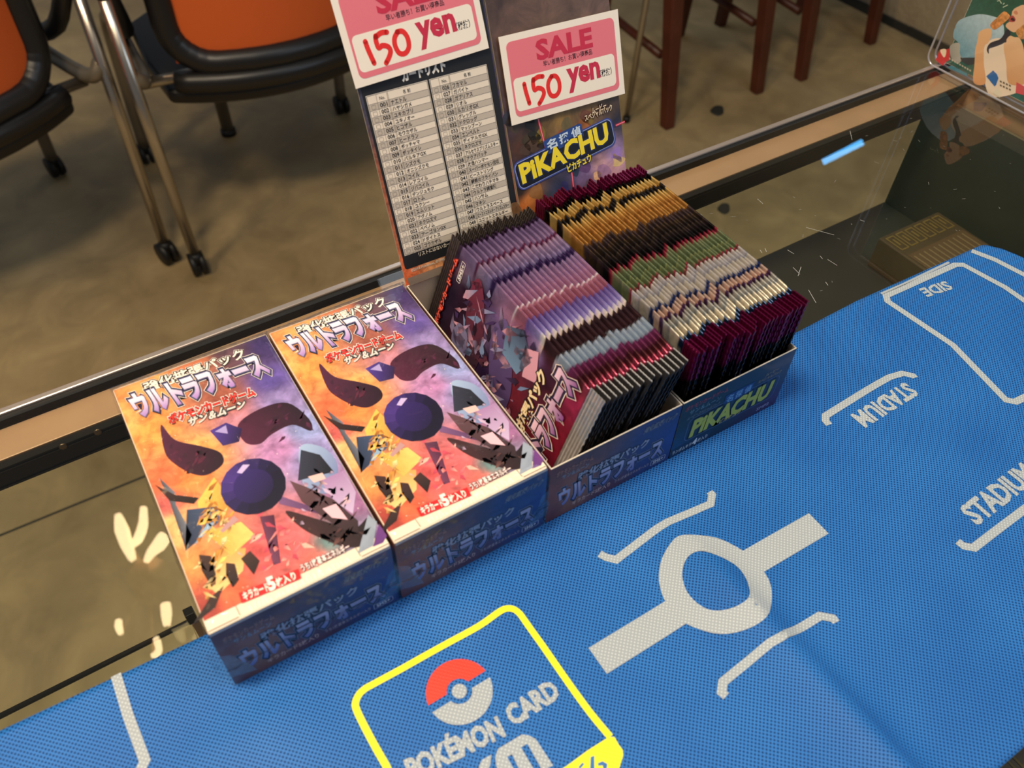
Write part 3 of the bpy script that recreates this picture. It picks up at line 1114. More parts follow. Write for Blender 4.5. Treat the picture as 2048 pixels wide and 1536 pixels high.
# plain paper flap across the front of the lid, tucked under film
P = Print(lambda u, v: Vector((u, v, BH + Z0)), Z1, 0.0001, 0.00003)
P.rect(0.0003, 0.0009, BW - 0.0003, 0.0060, (246, 228, 202), 0)
for sx in (0.0125, BW - 0.0125):
    P.stroke([(sx, 0.0062), (sx + .0002, 0.0016)], 0.00035, (150, 126, 104), 1)
P.stroke([(0.0005, 0.0012), (0.012, 0.0012)], 0.0004, (140, 116, 96), 1)
P.stroke([(BW - 0.012, 0.0012), (BW - 0.0005, 0.0012)], 0.0004, (140, 116, 96), 1)
for k in range(26):
    u = 0.017 + (BW - 0.034) * k / 25
    P.stroke([(u, 0.0012), (u + random.uniform(-.0006, .0006), 0.0012 + random.uniform(.001, .004))], random.uniform(.0002, .0005), (255, 246, 232), 1)
P.build('paper_flap', M['matte_print'], bxA, bxA.location)
P = Print(lambda u, v: Vector((u, 0, v + Z0)), Vector((0, -1, 0)), 0.00008, 0.00003)
front_fill(P, BW, BH, FRONT_COLS)
P.rect(0.0003, BH - .0018, BW - .0003, BH - .0002, (190, 186, 188), 1)
front_text_purple(P, BW, BH - .002)
P.build('front_panel', M['art'], bxA, bxA.location)
for nm, x, sg in (('side_panel', 0.0, -1), ('side_panel', BW, 1)):
    P = Print(lambda u, v: Vector((x, u, v + Z0)), Vector((sg, 0, 0)), 0.00006, 0.00003)
    cols = [(0, 1, (150, 76, 50)), (.3, .6, (196, 110, 66)), (.6, .5, (216, 128, 72)), (1, .8, (204, 122, 74)), (.5, .1, (120, 60, 44)), (1, .2, (150, 84, 60))] if sg < 0 else [(0, .5, (44, 44, 96)), (.5, .5, (70, 52, 110)), (1, .6, (56, 44, 96)), (.4, .1, (40, 34, 70))]
    f = blend_field([(u * BL, v * BH, c) for u, v, c in cols], 1.6)
    P.grid(0.0003, 0.0003, BL - .0003, BH - .0003, 20, 8, f, 0, a=.5)
    P.build(nm, M['art'], bxA, bxA.location)
# shrink film: a loose skin with wrinkles, a welded seam across the front and corner tucks
bm = bmesh.new()
bmesh.ops.create_cube(bm, size=1.0)
bmesh.ops.subdivide_edges(bm, edges=bm.edges[:], cuts=18, use_grid_fill=True)
from mathutils import noise as mnoise
for v in bm.verts:
    x, y, z = (v.co.x + .5), (v.co.y + .5), (v.co.z + .5)
    p = Vector((x * BW, y * BL, z * BH))
    nvec = mnoise.noise_vector(Vector((p.x * 70, p.y * 45, p.z * 120)))
    off = 0.0008
    q_ = Vector(((x - .5) * 2 * off, (y - .5) * 2 * off, max(0, (z - .5) * 2 * 0.0006)))
    amp = 0.0004 if z > 0.93 else 0.0011
    side = min(1.0, 4 * min(z, 1 - z) + 0.1)
    if x < 0.02:
        q_.x -= abs(nvec.x) * amp * 1.6 * side
    if x > 0.98:
        q_.x += abs(nvec.x) * 0.0004
    if y < 0.02:
        q_.y -= abs(nvec.y) * amp * side
    if y > 0.98:
        q_.y += abs(nvec.y) * amp * side
    if z > 0.98:
        q_.z += abs(nvec.z) * amp * 0.4
    v.co = p + q_
finish(bm, 'shrink_wrap', M['cello'], bxA, None, True)['label'] = 'clear shrink film'
bm = bmesh.new()
rows = []
NS = 40
for i in range(NS + 1):
    t = i / NS
    x = BW * t
    zc = BH * (0.40 + 0.05 * math.sin(5 * t) + 0.02 * random.uniform(-1, 1)) + (0.004 if t > .8 else 0) * (t - .8) * 5
    yb = -0.0014 - 0.0008 * abs(math.sin(23 * t))
    rows.append([bm.verts.new((x, yb, zc - 0.0010)), bm.verts.new((x, yb - 0.0012 - .0006 * random.random(), zc)), bm.verts.new((x, yb + .0002, zc + 0.0008))])
for a_, b_ in zip(rows, rows[1:]):
    for k in range(2):
        bm.faces.new((a_[k], b_[k], b_[k + 1], a_[k + 1]))
finish(bm, 'film_seam', M['cello_creased'], bxA, None, True)['label'] = 'wrinkled welded film seam'
for (cx, sg) in ((0.0, -1), (BW, 1)):
    bm = bmesh.new()
    prev = None
    for i in range(9):
        t = i / 8
        z = BH * (0.66 - 0.44 * t)
        reach = 0.0046 * math.sin(math.pi * t) * (1 + .4 * math.sin(9 * t)) * (1 if sg < 0 else 0.25)
        a_ = bm.verts.new((cx + sg * 0.0008, -0.0012, z))
        b_ = bm.verts.new((cx + sg * (0.0012 + reach), 0.001 + .002 * math.sin(6 * t), z + .001))
        c_ = bm.verts.new((cx - sg * (0.004 + .006 * t), -0.0022 - .0006 * math.sin(7 * t), z - .002))
        if prev:
            bm.faces.new((prev[0], prev[1], b_, a_))
            bm.faces.new((prev[2], prev[0], a_, c_))
        prev = (a_, b_, c_)
    finish(bm, 'film_tuck', M['cello_creased'], bxA, None, True)['label'] = 'crumpled tuck of film at the corner'

bxB = copy_tree(bxA)
bxB.location = (0.0757, -0.0002, Z0)
bxB.rotation_euler = (0, 0, 0.0034)
bxB['label'] = 'sealed trading card box in shrink wrap, between first sealed box and open orange tray'

# ------------------------------------------------------------------ open trays with raised lids
TH = 0.043
LT = math.radians(21.5)
LDIR = Vector((0, math.sin(LT), math.cos(LT)))
LNRM = Vector((0, -math.cos(LT), math.sin(LT)))
LH = 0.139


def tray(name, label, x0, W, out_cols, front_words, lid_print, lid_back, side_col):
    r = root(name, (x0, 0, Z0), label, 'box', 'open trading card trays')
    t = 0.0006
    for nm, a in (('tray_floor', (0, W, 0, BL, 0, t)), ('front_wall', (0, W, 0, t, t, TH)), ('back_wall', (0, W, BL - t, BL, t, TH)),
                  ('side_wall', (0, t, t, BL - t, t, TH)), ('side_wall', (W - t, W, t, BL - t, t, TH))):
        b = bmesh.new()
        box(b, *a)
        finish(b, nm, M['board'], r, None, False, 0.0002, 1)
    P = Print(lambda u, v: Vector((x0 + u, 0, v + Z0)), Vector((0, -1, 0)), 0.00006, 0.00003)
    front_fill(P, W, TH - .0004, out_cols)
    front_words(P, W, TH)
    P.build('front_panel', M['art'], r, r.location)
    P = Print(lambda u, v: Vector((x0, u, v + Z0)), Vector((-1, 0, 0)), 0.00005, 0.00003)
    P.grid(0, 0, BL, TH - .0005, 20, 5, blend_field([(0, .02, side_col[0]), (.07, .03, side_col[1]), (.14, .02, side_col[2])], 1.3), 0, a=.5)
    P.build('side_panel', M['art'], r, r.location)
    # lid: a card sheet hinged on the back wall, leaning back
    p0 = Vector((x0, BL, TH + Z0))
    b = bmesh.new()
    vs = []
    for dn in (0, -0.0006):
        for (u, v) in ((0, 0), (W, 0), (W, LH), (0, LH)):
            vs.append(b.verts.new(p0 + Vector((u, 0, 0)) + LDIR * v + LNRM * dn - r.location))
    for f in ((0, 1, 2, 3), (7, 6, 5, 4), (0, 4, 5, 1), (1, 5, 6, 2), (2, 6, 7, 3), (3, 7, 4, 0)):
        b.faces.new([vs[i] for i in f])
    lid = finish(b, 'raised_lid', M['board_grey'], r)
    P = Print(lambda u, v: p0 + Vector((u, 0, 0)) + LDIR * v, LNRM, 0.00008, 0.00004)
    lid_print(P, W, lambda px, py: ((lambda p: (p.x - x0, (p - p0).dot(LDIR)))(on_plane(px, py, p0, LNRM))))
    P.build('printed_lid', M['art_coarse'] if lid_back else M['matte_print'], lid, r.location)
    b = bmesh.new()
    fl = [(0.0012, 0.0), (W - .0012, 0.0), (W - .0012, 0.0042), (0.0012, 0.0042)]
    vs = [b.verts.new(p0 + Vector((u, 0, 0)) + LDIR * v + LNRM * 0.0012 - r.location) for u, v in fl]
    b.faces.new(vs)
    bmesh.ops.solidify(b, geom=b.faces[:], thickness=0.0005)
    finish(b, 'hinge_strip', M['board_grey'], r)
    return r


LIST_L = ['ナエトル', 'ハヤシガメ', 'ユキカブリ', 'ユキノオー', 'ヒコザル', 'モウカザル', 'ヒードラン', 'ポッチャマ', 'ポッタイシ', 'パルキアGX', 'シズクモ', 'オニシズクモ', 'コイル', 'レアコイル', 'ジバコイル', 'デンジュモク', 'ロトム', 'ユクシー', 'エムリット', 'アグノム', 'ネクロズマ', 'ベベノム', 'アーゴヨンGX', 'ドダイトス', 'ゴウカザル']
LIST_R = ['フカマル', 'ガバイト', 'ガブリアス', 'リオル', 'ルカリオGX', 'グレッグル', 'ドクロッグ', 'マッシブーン', 'エンペルト', 'ディアルガGX', 'ネクロズマ', 'アルセウスプリズムスター', 'アクアパッチ', '改造ハンマー', 'スーパーポケモン回収', 'ビーストリング', '鋼鉄のフライパン', 'こだわりハチマキ', 'ウルトラ調査隊', 'ハンサム', 'マキシ', 'ウルトラスペース', 'ビーストエネルギープリズムスター', 'ユニットエネルギー', 'ユニットエネルギー']


def list_lid(P, W, m):
    BK, CR_, GY, LN = (20, 20, 26), (238, 224, 204), (196, 184, 168), (70, 64, 60)
    P.grid(0, 0, W, LH, 10, 18, blend_field([(0, 0, (214, 96, 50)), (W, 0, (190, 110, 70)), (.02, .004, (240, 170, 110)), (.03, .006, (60, 30, 26)), (0, .05, (160, 90, 60)), (0, .1, (60, 60, 80)), (W, .1, (60, 50, 90))], 1.4), 0, a=.8)
    P.rrect(0.0016, 0.0085, W - 0.0006, LH - .001, 0.0015, BK, 1)
    # lower right: a brown glow fading out of the black
    P.smooth([(.045, .010), (W - .001, .012), (W - .001, .024), (.06, .020)], (70, 48, 36), 2, col2=(120, 84, 52), axis=(1, 0), a=.8)
    tl, tr = m(728, 197.5), m(851, 161)
    bl, br_ = m(813, 514), m(922, 473)
    tl2, tr2 = m(857, 159), m(971, 124)
    bl2, br2 = m(923, 471.5), m(1026, 433)
    uL0, uL1 = (tl[0] + bl[0]) / 2, (tr[0] + br_[0]) / 2
    uR0, uR1 = (tl2[0] + bl2[0]) / 2, (tr2[0] + br2[0]) / 2
    vt = (tl[1] + tr[1]) / 2
    vb = (bl[1] + br_[1] + bl2[1] + br2[1]) / 4
    vtr = (tl2[1] + tr2[1]) / 2
    vt = (vt + vtr) / 2
    for (u0, u1, rows, num0) in ((uL0, uL1, LIST_L, 1), (uR0, uR1, LIST_R, 26)):
        w_ = u1 - u0
        P.rect(u0, vb, u1, vt, (226, 214, 196), 3)
        P.rect(u0 + .0003, vb + .0003, u1 - .0003, vt - .0003, (30, 28, 30), 4)
        P.rect(u0 + .0005, vb + .0005, u1 - .0005, vt - .0005, CR_, 5)
        hh = (vt - vb - .001) / 26.2
        vh = vt - .0005 - hh * 1.2
        P.text('No.', u0 + w_ * .20, vh + hh * .30, w_ * .085, hh * .5, (40, 36, 34), 7, .01)
        P.text('名 前', u0 + w_ * .58, vh + hh * .28, w_ * .12, hh * .6, (40, 36, 34), 7, .01)
        for i, nm in enumerate(rows):
            v1 = vh - hh * i
            v0 = v1 - hh
            if i % 2 == 0:
                P.rect(u0 + .0005, v0, u1 - .0005, v1, GY, 6)
            P.rect(u0 + .0005, v1 - .00006, u1 - .0005, v1 + .00006, LN, 7)
            P.ring(u0 + w_ * .05, v0 + hh * .16, u0 + w_ * .115, v0 + hh * .80, .0003, .00013, (120, 112, 104), 8)
            P.text('%03d' % (num0 + i), u0 + w_ * .185, v0 + hh * .2, w_ * .115, hh * .62, (34, 30, 30), 8, .02)
            wn = min(w_ * .60, w_ * .062 * len(nm) * (0.9 if len(nm) > 9 else 1.0))
            P.text(nm, u0 + w_ * .36, v0 + hh * .15, wn, hh * .7, (34, 30, 30), 8, .015)
        for t in (.155, .325, .34):
            P.rect(u0 + w_ * t - .00006, vb + .0005, u0 + w_ * t + .00006, vt - .0005, LN, 8)
    cl, cr2 = m(806, 163), m(891, 140)
    P.text('カードリスト', cl[0], (cl[1] + cr2[1]) / 2, cr2[0] - cl[0], .0052, (248, 240, 226), 5, .06)
    for s, a_, b_, h_ in (('リストにはないカードがふくまれている場合があります', (838, 513), (1010, 452), .0024), ('©2018 Pokémon. ©1995-2018', (822, 543), (905, 515), .0015)):
        A, B = m(*a_), m(*b_)
        P.text(s, A[0], (A[1] + B[1]) / 2, B[0] - A[0], h_, (214, 204, 186), 5, .02)


def film_lid(P, W, m):
    pts = [(1010, 260, (70, 50, 60)), (1040, 300, (84, 50, 36)), (1060, 320, (40, 28, 30)), (1030, 340, (60, 44, 60)), (1090, 250, (120, 92, 50)), (1120, 235, (150, 116, 60)), (1180, 215, (140, 104, 60)), (1220, 215, (90, 70, 60)), (1240, 240, (44, 44, 60)),
           (1070, 250, (30, 24, 26)), (1200, 330, (196, 150, 156)), (1225, 300, (150, 124, 170)), (1230, 340, (186, 140, 150)), (1170, 350, (120, 96, 140)), (1120, 380, (44, 52, 84)), (1150, 330, (60, 56, 96)), (1060, 400, (190, 116, 56)), (1080, 420, (150, 80, 36)), (1045, 420, (200, 110, 50)), (1040, 380, (30, 22, 20)), (1100, 400, (50, 60, 80))]
    P.grid(0, 0, W, LH, 26, 46, blend_field([(*m(x, y), c) for x, y, c in pts], 1.5), 0, a=.95)
    # blotches without subject, in the picture's colours
    random.seed(3)
    for k in range(40):
        x, y = random.uniform(1010, 1240), random.uniform(225, 430)
        u, v = m(x, y)
        c_ = min(pts, key=lambda p: (p[0] - x) ** 2 + (p[1] - y) ** 2)[2]
        s = random.uniform(.6, 1.4)
        P.smooth([(u + .004 * s * math.cos(t) * random.uniform(.4, 1.3), v + .004 * s * math.sin(t) * random.uniform(.4, 1.3)) for t in [i * 1.05 for i in range(6)]], tuple(min(255, max(0, ch * random.uniform(.7, 1.25))) for ch in c_), 1, k=3, a=.9)
    for a_, b_ in (((1076, 238), (1092, 300)), ((1143, 345), (1150, 400)), ((1231, 251), (1249, 243))):
        A, B = m(*a_), m(*b_)
        P.stroke([A, B], .0013, (200, 44, 62), 3)
        P.stroke([A, B], .0004, (255, 150, 170), 4)
    # title plate
    q4 = [m(1042, 352), m(1052, 378), m(1228, 283), m(1230, 232)]
    A, B = Vector(m(1046, 366)), Vector(m(1222, 278))
    d = B - A
    ang = math.atan2(d.y, d.x)
    ca, sa = math.cos(ang), math.sin(ang)

    def plate(u0, v0, u1, v1, r_):
        return [(A.x + x * ca - y * sa, A.y + x * sa + y * ca) for x, y in Print.rr(u0, v0, u1, v1, r_)]
    LN = d.length
    P.poly(plate(-.0035, -.0040, LN + .0030, .0125, .004), (58, 72, 150), 6)
    P.poly(plate(-.0028, -.0033, LN + .0023, .0118, .0035), (150, 165, 220), 7)
    P.poly(plate(-.0024, -.0029, LN + .0019, .0114, .0033), (10, 14, 30), 8)
    P.poly(plate(LN * .30, .0085, LN * .72, .0165, .0015), (34, 70, 140), 9)
    for i, ch in enumerate('名探偵'):
        x, y = LN * (.33 + .135 * i), .0105
        P.text(ch, A.x + x * ca - y * sa, A.y + x * sa + y * ca, LN * .10, .0050, (206, 224, 240), 11, .03, ang)
    for i, (bo, colr) in enumerate(((.10, (18, 36, 84)), (.045, (250, 224, 46)))):
        P.text('PiKACHU', A.x - 0 * ca, A.y, LN * .965, .0100, colr, 10 + 2 * i, bo, ang, .05)
    x, y = LN * .47, -.0062
    P.text('ピカチュウ', A.x + x * ca - y * sa, A.y + x * sa + y * ca, LN * .27, .0042, (16, 20, 40), 10, .09, ang)
    P.text('ピカチュウ', A.x + x * ca - y * sa, A.y + x * sa + y * ca, LN * .27, .0042, (246, 222, 70), 11, .04, ang)
    for s, a_, b_ in (('ムービー', (1184, 228), (1212, 216)), ('スペシャルパック', (1170, 243), (1224, 220))):
        A2, B2 = Vector(m(*a_)), Vector(m(*b_))
        d2 = B2 - A2
        P.text(s, A2.x, A2.y, d2.length, .0034, (60, 30, 20), 10, .12, math.atan2(d2.y, d2.x))
        P.text(s, A2.x, A2.y, d2.length, .0034, (250, 226, 190), 11, .02, math.atan2(d2.y, d2.x))


def front_text_film(P, W, H):
    def line(s, u, v, w_, h_, colr, bold=0.02, skew=0.0, layer=3, rise=0.0):
        P.text(s, u * W, v * H, w_ * W, h_ * H, colr, layer, bold, 0, skew, rise=rise)
    P.rect(0, 0, .36 * W, .16 * H, (10, 40, 76), 1)
    line('ポケモンカードゲーム', .03, .82, .37, .085, (150, 66, 84))
    line('サン＆ムーン', .08, .72, .27, .075, (96, 130, 150))
    line('ムービースペシャルパック', .07, .63, .28, .06, (110, 126, 140), skew=.3)
    P.ring(.10 * W, .20 * H, .93 * W, .62 * H, .0035, .00028, (96, 118, 176), 2)
    P.rect(.40 * W, .56 * H, .66 * W, .74 * H, (20, 54, 120), 3)
    for i, ch in enumerate('名探偵'):
        line(ch, .42 + .082 * i, .585, .06, .125, (110, 160, 210), .02, layer=4)
    line('PiKACHU', .15, .255, .72, .29, (10, 24, 52), .11, .05, 4)
    line('PiKACHU', .15, .255, .72, .29, (176, 186, 62), .05, .05, 5)
    line('ピカチュウ', .42, .215, .20, .07, (190, 176, 90), .02, layer=6)
    line('ムービー', .76, .73, .12, .055, (150, 140, 120), layer=4)
    line('スペシャルパック', .70, .655, .22, .055, (150, 140, 120), layer=4)
    line('ランダムキラ', .02, .045, .17, .07, (206, 214, 224), layer=4)
    line('4', .20, .04, .035, .10, (226, 232, 240), .05, layer=4)
    line('枚入り', .245, .045, .09, .07, (206, 214, 224), layer=4)
    line('SMP2', .80, .06, .12, .055, (150, 150, 190), layer=4)


CX, CW_ = 0.1515, 0.0745
DX, DW_ = 0.2268, 0.0738
trayC = tray('card_tray', 'open orange and navy card tray of purple packs with raised checklist lid', CX, CW_, FRONT_COLS, front_text_purple, list_lid, False, [(150, 76, 40), (190, 110, 60), (120, 60, 40)])
trayD = tray('card_tray', 'open dark blue card tray of gold packs with yellow lettered film lid', DX, DW_,
             [(0, .8, (16, 34, 46)), (0, .1, (14, 60, 110)), (.3, .5, (14, 28, 40)), (.6, .5, (16, 40, 66)), (.7, .05, (46, 26, 64)), (1, .6, (22, 52, 92)), (.95, .1, (60, 28, 84)), (.6, .95, (18, 40, 64)), (.35, .1, (12, 30, 54))],
             front_text_film, film_lid, True, [(20, 24, 40), (40, 30, 30), (60, 40, 40)])

# ------------------------------------------------------------------ foil packs


def lerp_stops(stops, u):
    for (a, ca), (b, cb) in zip(stops, stops[1:]):
        if u <= b:
            t = 0 if b == a else max(0, min(1, (u - a) / (b - a)))
            return [ca[i] * (1 - t) + cb[i] * t for i in range(3)]
    return stops[-1][1]


def hard(*segs):
    """segs: (start, colour, colour at its end)."""
    out = []
    for i, (u, c, c2) in enumerate(segs):
        e = segs[i + 1][0] if i + 1 < len(segs) else 1.0
        out.append((u, c))
        out.append((e - 0.00025, c2))
    return out


STOP_C = hard((0, (150, 146, 146), (176, 172, 170)), (.0082, (140, 56, 78), (150, 62, 86)), (.0125, (92, 38, 44), (70, 30, 40)), (.0185, (104, 44, 76), (128, 52, 106)), (.0245, (150, 168, 186), (176, 188, 206)),
              (.0325, (62, 38, 42), (50, 30, 38)), (.0455, (250, 238, 220), (214, 202, 230)), (.0482, (172, 160, 216), (106, 84, 156)), (.0600, (150, 88, 112), (172, 110, 132)), (.0682, (236, 228, 232), (236, 228, 232)),
              (.0700, (172, 118, 150), (140, 116, 160)), (.0890, (48, 30, 78), (58, 38, 92)), (.0918, (126, 116, 164), (164, 140, 172)), (.1052, (96, 38, 74), (96, 38, 74)), (.1075, (146, 122, 164), (116, 96, 144)), (.1215, (54, 32, 66), (40, 24, 50)))
STOP_D = hard((0, (150, 24, 84), (160, 30, 92)), (.0085, (16, 36, 66), (22, 46, 78)), (.0130, (196, 190, 174), (206, 198, 182)), (.0190, (140, 148, 156), (186, 180, 168)), (.0243, (76, 46, 84), (70, 42, 82)), (.0270, (212, 182, 166), (208, 176, 160)),
              (.0315, (30, 46, 96), (44, 56, 110)), (.0345, (176, 172, 172), (206, 198, 184)), (.0420, (160, 160, 172), (222, 216, 208)), (.0486, (128, 30, 52), (176, 70, 88)), (.0503, (112, 126, 92), (126, 138, 100)), (.0560, (186, 190, 118), (186, 190, 118)), (.0566, (104, 120, 90), (128, 138, 104)), (.0645, (176, 66, 84), (120, 26, 48)),
              (.0667, (20, 19, 21), (26, 24, 26)), (.0720, (44, 36, 42), (66, 54, 44)), (.0770, (32, 28, 32), (84, 66, 48)), (.0840, (58, 48, 58), (80, 64, 58)), (.0885, (176, 130, 66), (168, 120, 60)), (.1000, (184, 142, 76), (206, 172, 104)), (.1078, (34, 33, 36), (30, 29, 32)), (.1133, (190, 156, 86), (216, 190, 120)),
              (.1207, (12, 10, 14), (16, 13, 16)), (.1285, (20, 14, 18), (26, 16, 22)))


def pack_mesh(name, stops, W, T, slant, Lp=0.1335, art=None):
    NU, NWD = 120, 12
    prof = []
    for k in range(NWD + 1):
        t = k / NWD
        s = 0.5 - 0.5 * math.cos(math.pi * t)
        prof.append((s * W, max(0.0, 1 - abs(2 * s - 1) ** 7) ** 0.5))
    loop = [(w_, -1, h_) for w_, h_ in prof] + [(w_, 1, h_) for w_, h_ in reversed(prof[1:-1])]
    cr0, cr1 = 0.0088, Lp - 0.0085
    verts, cols, faces = [], [], []
    us = [cr0 + (cr1 - cr0) * i / NU for i in range(NU + 1)]
    for i, u in enumerate(us):
        e = min(u - cr0, cr1 - u)
        body = math.sqrt(min(1.0, max(0.0, e / 0.014)))
        sag = 0.0018 * (1 - body)
        for (w_, sg, h_) in loop:
            th = 0.0003 + (T / 2 - 0.0003) * h_ * (0.18 + 0.82 * body)
            ww = w_ * (W - sag) / W + sag * 0.2
            verts.append((sg * th, u, ww))
            up = u + slant(u, w_ / W)
            c_ = art(u, w_ / W) if (art and sg < 0 and w_ < W * 0.90) else lerp_stops(stops, up)
            cols.append(lin(c_, .45))
    n = len(loop)
    for i in range(NU):
        for k in range(n):
            a_ = i * n + k
            b_ = i * n + (k + 1) % n
            faces.append((a_, b_, b_ + n, a_ + n))
    faces.append(tuple(range(n))[::-1])
    faces.append(tuple(range(NU * n, NU * n + n)))
    me = bpy.data.meshes.new(name)
    me.from_pydata(verts, [], faces)
    at = me.color_attributes.new('Col', 'FLOAT_COLOR', 'POINT')
    at.data.foreach_set('color', [x for c_ in cols for x in c_])
    for p in me.polygons:
        p.use_smooth = len(p.vertices) == 4
    return me


def crimp_mesh(name, u0, u1, W, col_a, col_b, bend, n=14, wave=0.00035, thick=0.00036, low=None, cut=0.7):
    """Flat sealed end of a pack: a thin closed slab pressed into fine ridges, a little bent out of plane."""
    verts, cols, faces = [], [], []
    NWD = 36
    for sgn in (-1, 1):
        for i in range(n + 1):
            t = i / n
            u = u0 + (u1 - u0) * t
            for k in range(NWD + 1):
                s = 0.992 if k == NWD - 1 else k / NWD
                x = wave * math.sin(t * 2 * math.pi * 5) * (0.35 + 0.65 * abs(math.sin(s * 60))) + bend * abs(u - u1) * (0.4 + s) * (1 if u0 < .05 else 0) + sgn * thick / 2
                jag = 0.0004 * (k % 2)
                verts.append((x, u + (jag if i == n and u0 > .05 else -jag if i == 0 and u0 < .05 else 0), 0.0006 + (W - 0.0012) * s))
                f = 0.5 + 0.5 * math.sin(t * 2 * math.pi * 5 + s * 3)
                c_ = [col_a[j] * (1 - f) + col_b[j] * f for j in range(3)]
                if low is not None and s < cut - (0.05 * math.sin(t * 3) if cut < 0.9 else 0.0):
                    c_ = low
                cols.append(lin(c_, .2))
    row = NWD + 1
    off = (n + 1) * row
    for b in (0, off):
        for i in range(n):
            for k in range(NWD):
                a_ = b + i * row + k
                faces.append((a_, a_ + 1, a_ + row + 1, a_ + row))
    for i in range(n):
        for k in (0, NWD):
            a_ = i * row + k
            faces.append((a_, a_ + row, a_ + row + off, a_ + off))
    for k in range(NWD):
        for i in (0, n):
            a_ = i * row + k
            faces.append((a_, a_ + 1, a_ + 1 + off, a_ + off))
    me = bpy.data.meshes.new(name)
    me.from_pydata(verts, [], faces)
    at = me.color_attributes.new('Col', 'FLOAT_COLOR', 'POINT')
    at.data.foreach_set('color', [x for c_ in cols for x in c_])
    return me


WC, WD = 0.0722, 0.0716
slant_c = lambda u, s: (1 - s) * (0.10 if .04 < u < .063 else -0.05 if .02 < u < .034 else 0.03) * 0.25 + 0.0006 * math.sin(u * 700 + s * 9)
slant_d = lambda u, s: (1 - s) * 0.02 + 0.0004 * math.sin(u * 900 + s * 14)
mC = pack_mesh('foil_pouch_purple', STOP_C, WC, 0.0031, slant_c)

# art field works in (u metres, s fraction): stretch s to metres for distance
_pts = [(u, s * WC, c) for u, s, c in [(.012, .5, (150, 30, 60)), (.012, .88, (176, 50, 90)), (.03, .2, (120, 24, 40)), (.035, .8, (70, 30, 48)), (.05, .5, (150, 50, 70)), (.045, .9, (160, 140, 190)), (.06, .2, (110, 40, 60)), (.06, .75, (120, 92, 140)), (.07, .9, (200, 150, 180)),
        (.075, .4, (56, 34, 84)), (.08, .7, (140, 120, 170)), (.09, .5, (110, 90, 130)), (.095, .85, (52, 30, 60)), (.1, .3, (96, 36, 40)), (.105, .7, (56, 26, 52)), (.11, .92, (170, 150, 190)), (.112, .5, (60, 40, 74)), (.118, .6, (44, 28, 62)), (.125, .5, (38, 24, 56)), (.09, .1, (160, 70, 40))]]
_f1 = blend_field(_pts, 1.6)
mC1 = pack_mesh('foil_pouch_face', STOP_C, WC, 0.0031, slant_c, art=lambda u, s: _f1(u, s * WC))
mCf = crimp_mesh('silver_seal', 0.0, 0.0092, WC, (226, 226, 228), (250, 250, 248), 0.06, wave=0.00022, thick=0.00045, low=(58, 56, 58), cut=0.998)  # pale rim over dark body: edge glint and shade put into the colour
mCf1 = crimp_mesh('silver_seal_face', 0.0, 0.0092, WC, (128, 126, 126), (206, 204, 202), 0.06, wave=0.00045, thick=0.0006)
mCb = crimp_mesh('silver_back_seal', 0.1250, 0.1335, WC, (64, 54, 62), (120, 112, 104), 0.0)
mD = pack_mesh('foil_pouch_gold', STOP_D, WD, 0.0024, slant_d)
mDf = crimp_mesh('burgundy_seal', 0.0, 0.0092, WD, (112, 14, 62), (140, 26, 82), 0.05, wave=0.00018, thick=0.0008, low=(20, 10, 16), cut=0.74)  # both burgundy seals darken downward: shade between packs put into the colour
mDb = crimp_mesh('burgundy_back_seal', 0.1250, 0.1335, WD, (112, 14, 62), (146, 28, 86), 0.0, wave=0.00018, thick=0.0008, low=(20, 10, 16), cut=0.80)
for me_ in (mC, mC1, mD):
    me_.materials.append(M['foil'])
for me_ in (mCf, mCf1):
    me_.materials.append(M['silver_foil'])
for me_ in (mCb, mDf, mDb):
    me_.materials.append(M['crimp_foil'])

ORD = ['first', 'second', 'third', 'fourth', 'fifth', 'sixth', 'seventh', 'eighth', 'ninth', 'tenth', 'eleventh', 'twelfth', 'thirteenth', 'fourteenth', 'fifteenth', 'sixteenth', 'seventeenth', 'eighteenth', 'nineteenth', 'twentieth', 'twenty-first', 'twenty-second', 'twenty-third', 'twenty-fourth', 'twenty-fifth', 'twenty-sixth', 'twenty-seventh']


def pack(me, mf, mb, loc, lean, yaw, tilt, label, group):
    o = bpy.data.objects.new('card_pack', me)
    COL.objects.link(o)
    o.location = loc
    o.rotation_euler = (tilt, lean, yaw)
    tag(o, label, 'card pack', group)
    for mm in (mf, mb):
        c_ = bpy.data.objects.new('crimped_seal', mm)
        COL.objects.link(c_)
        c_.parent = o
    return o


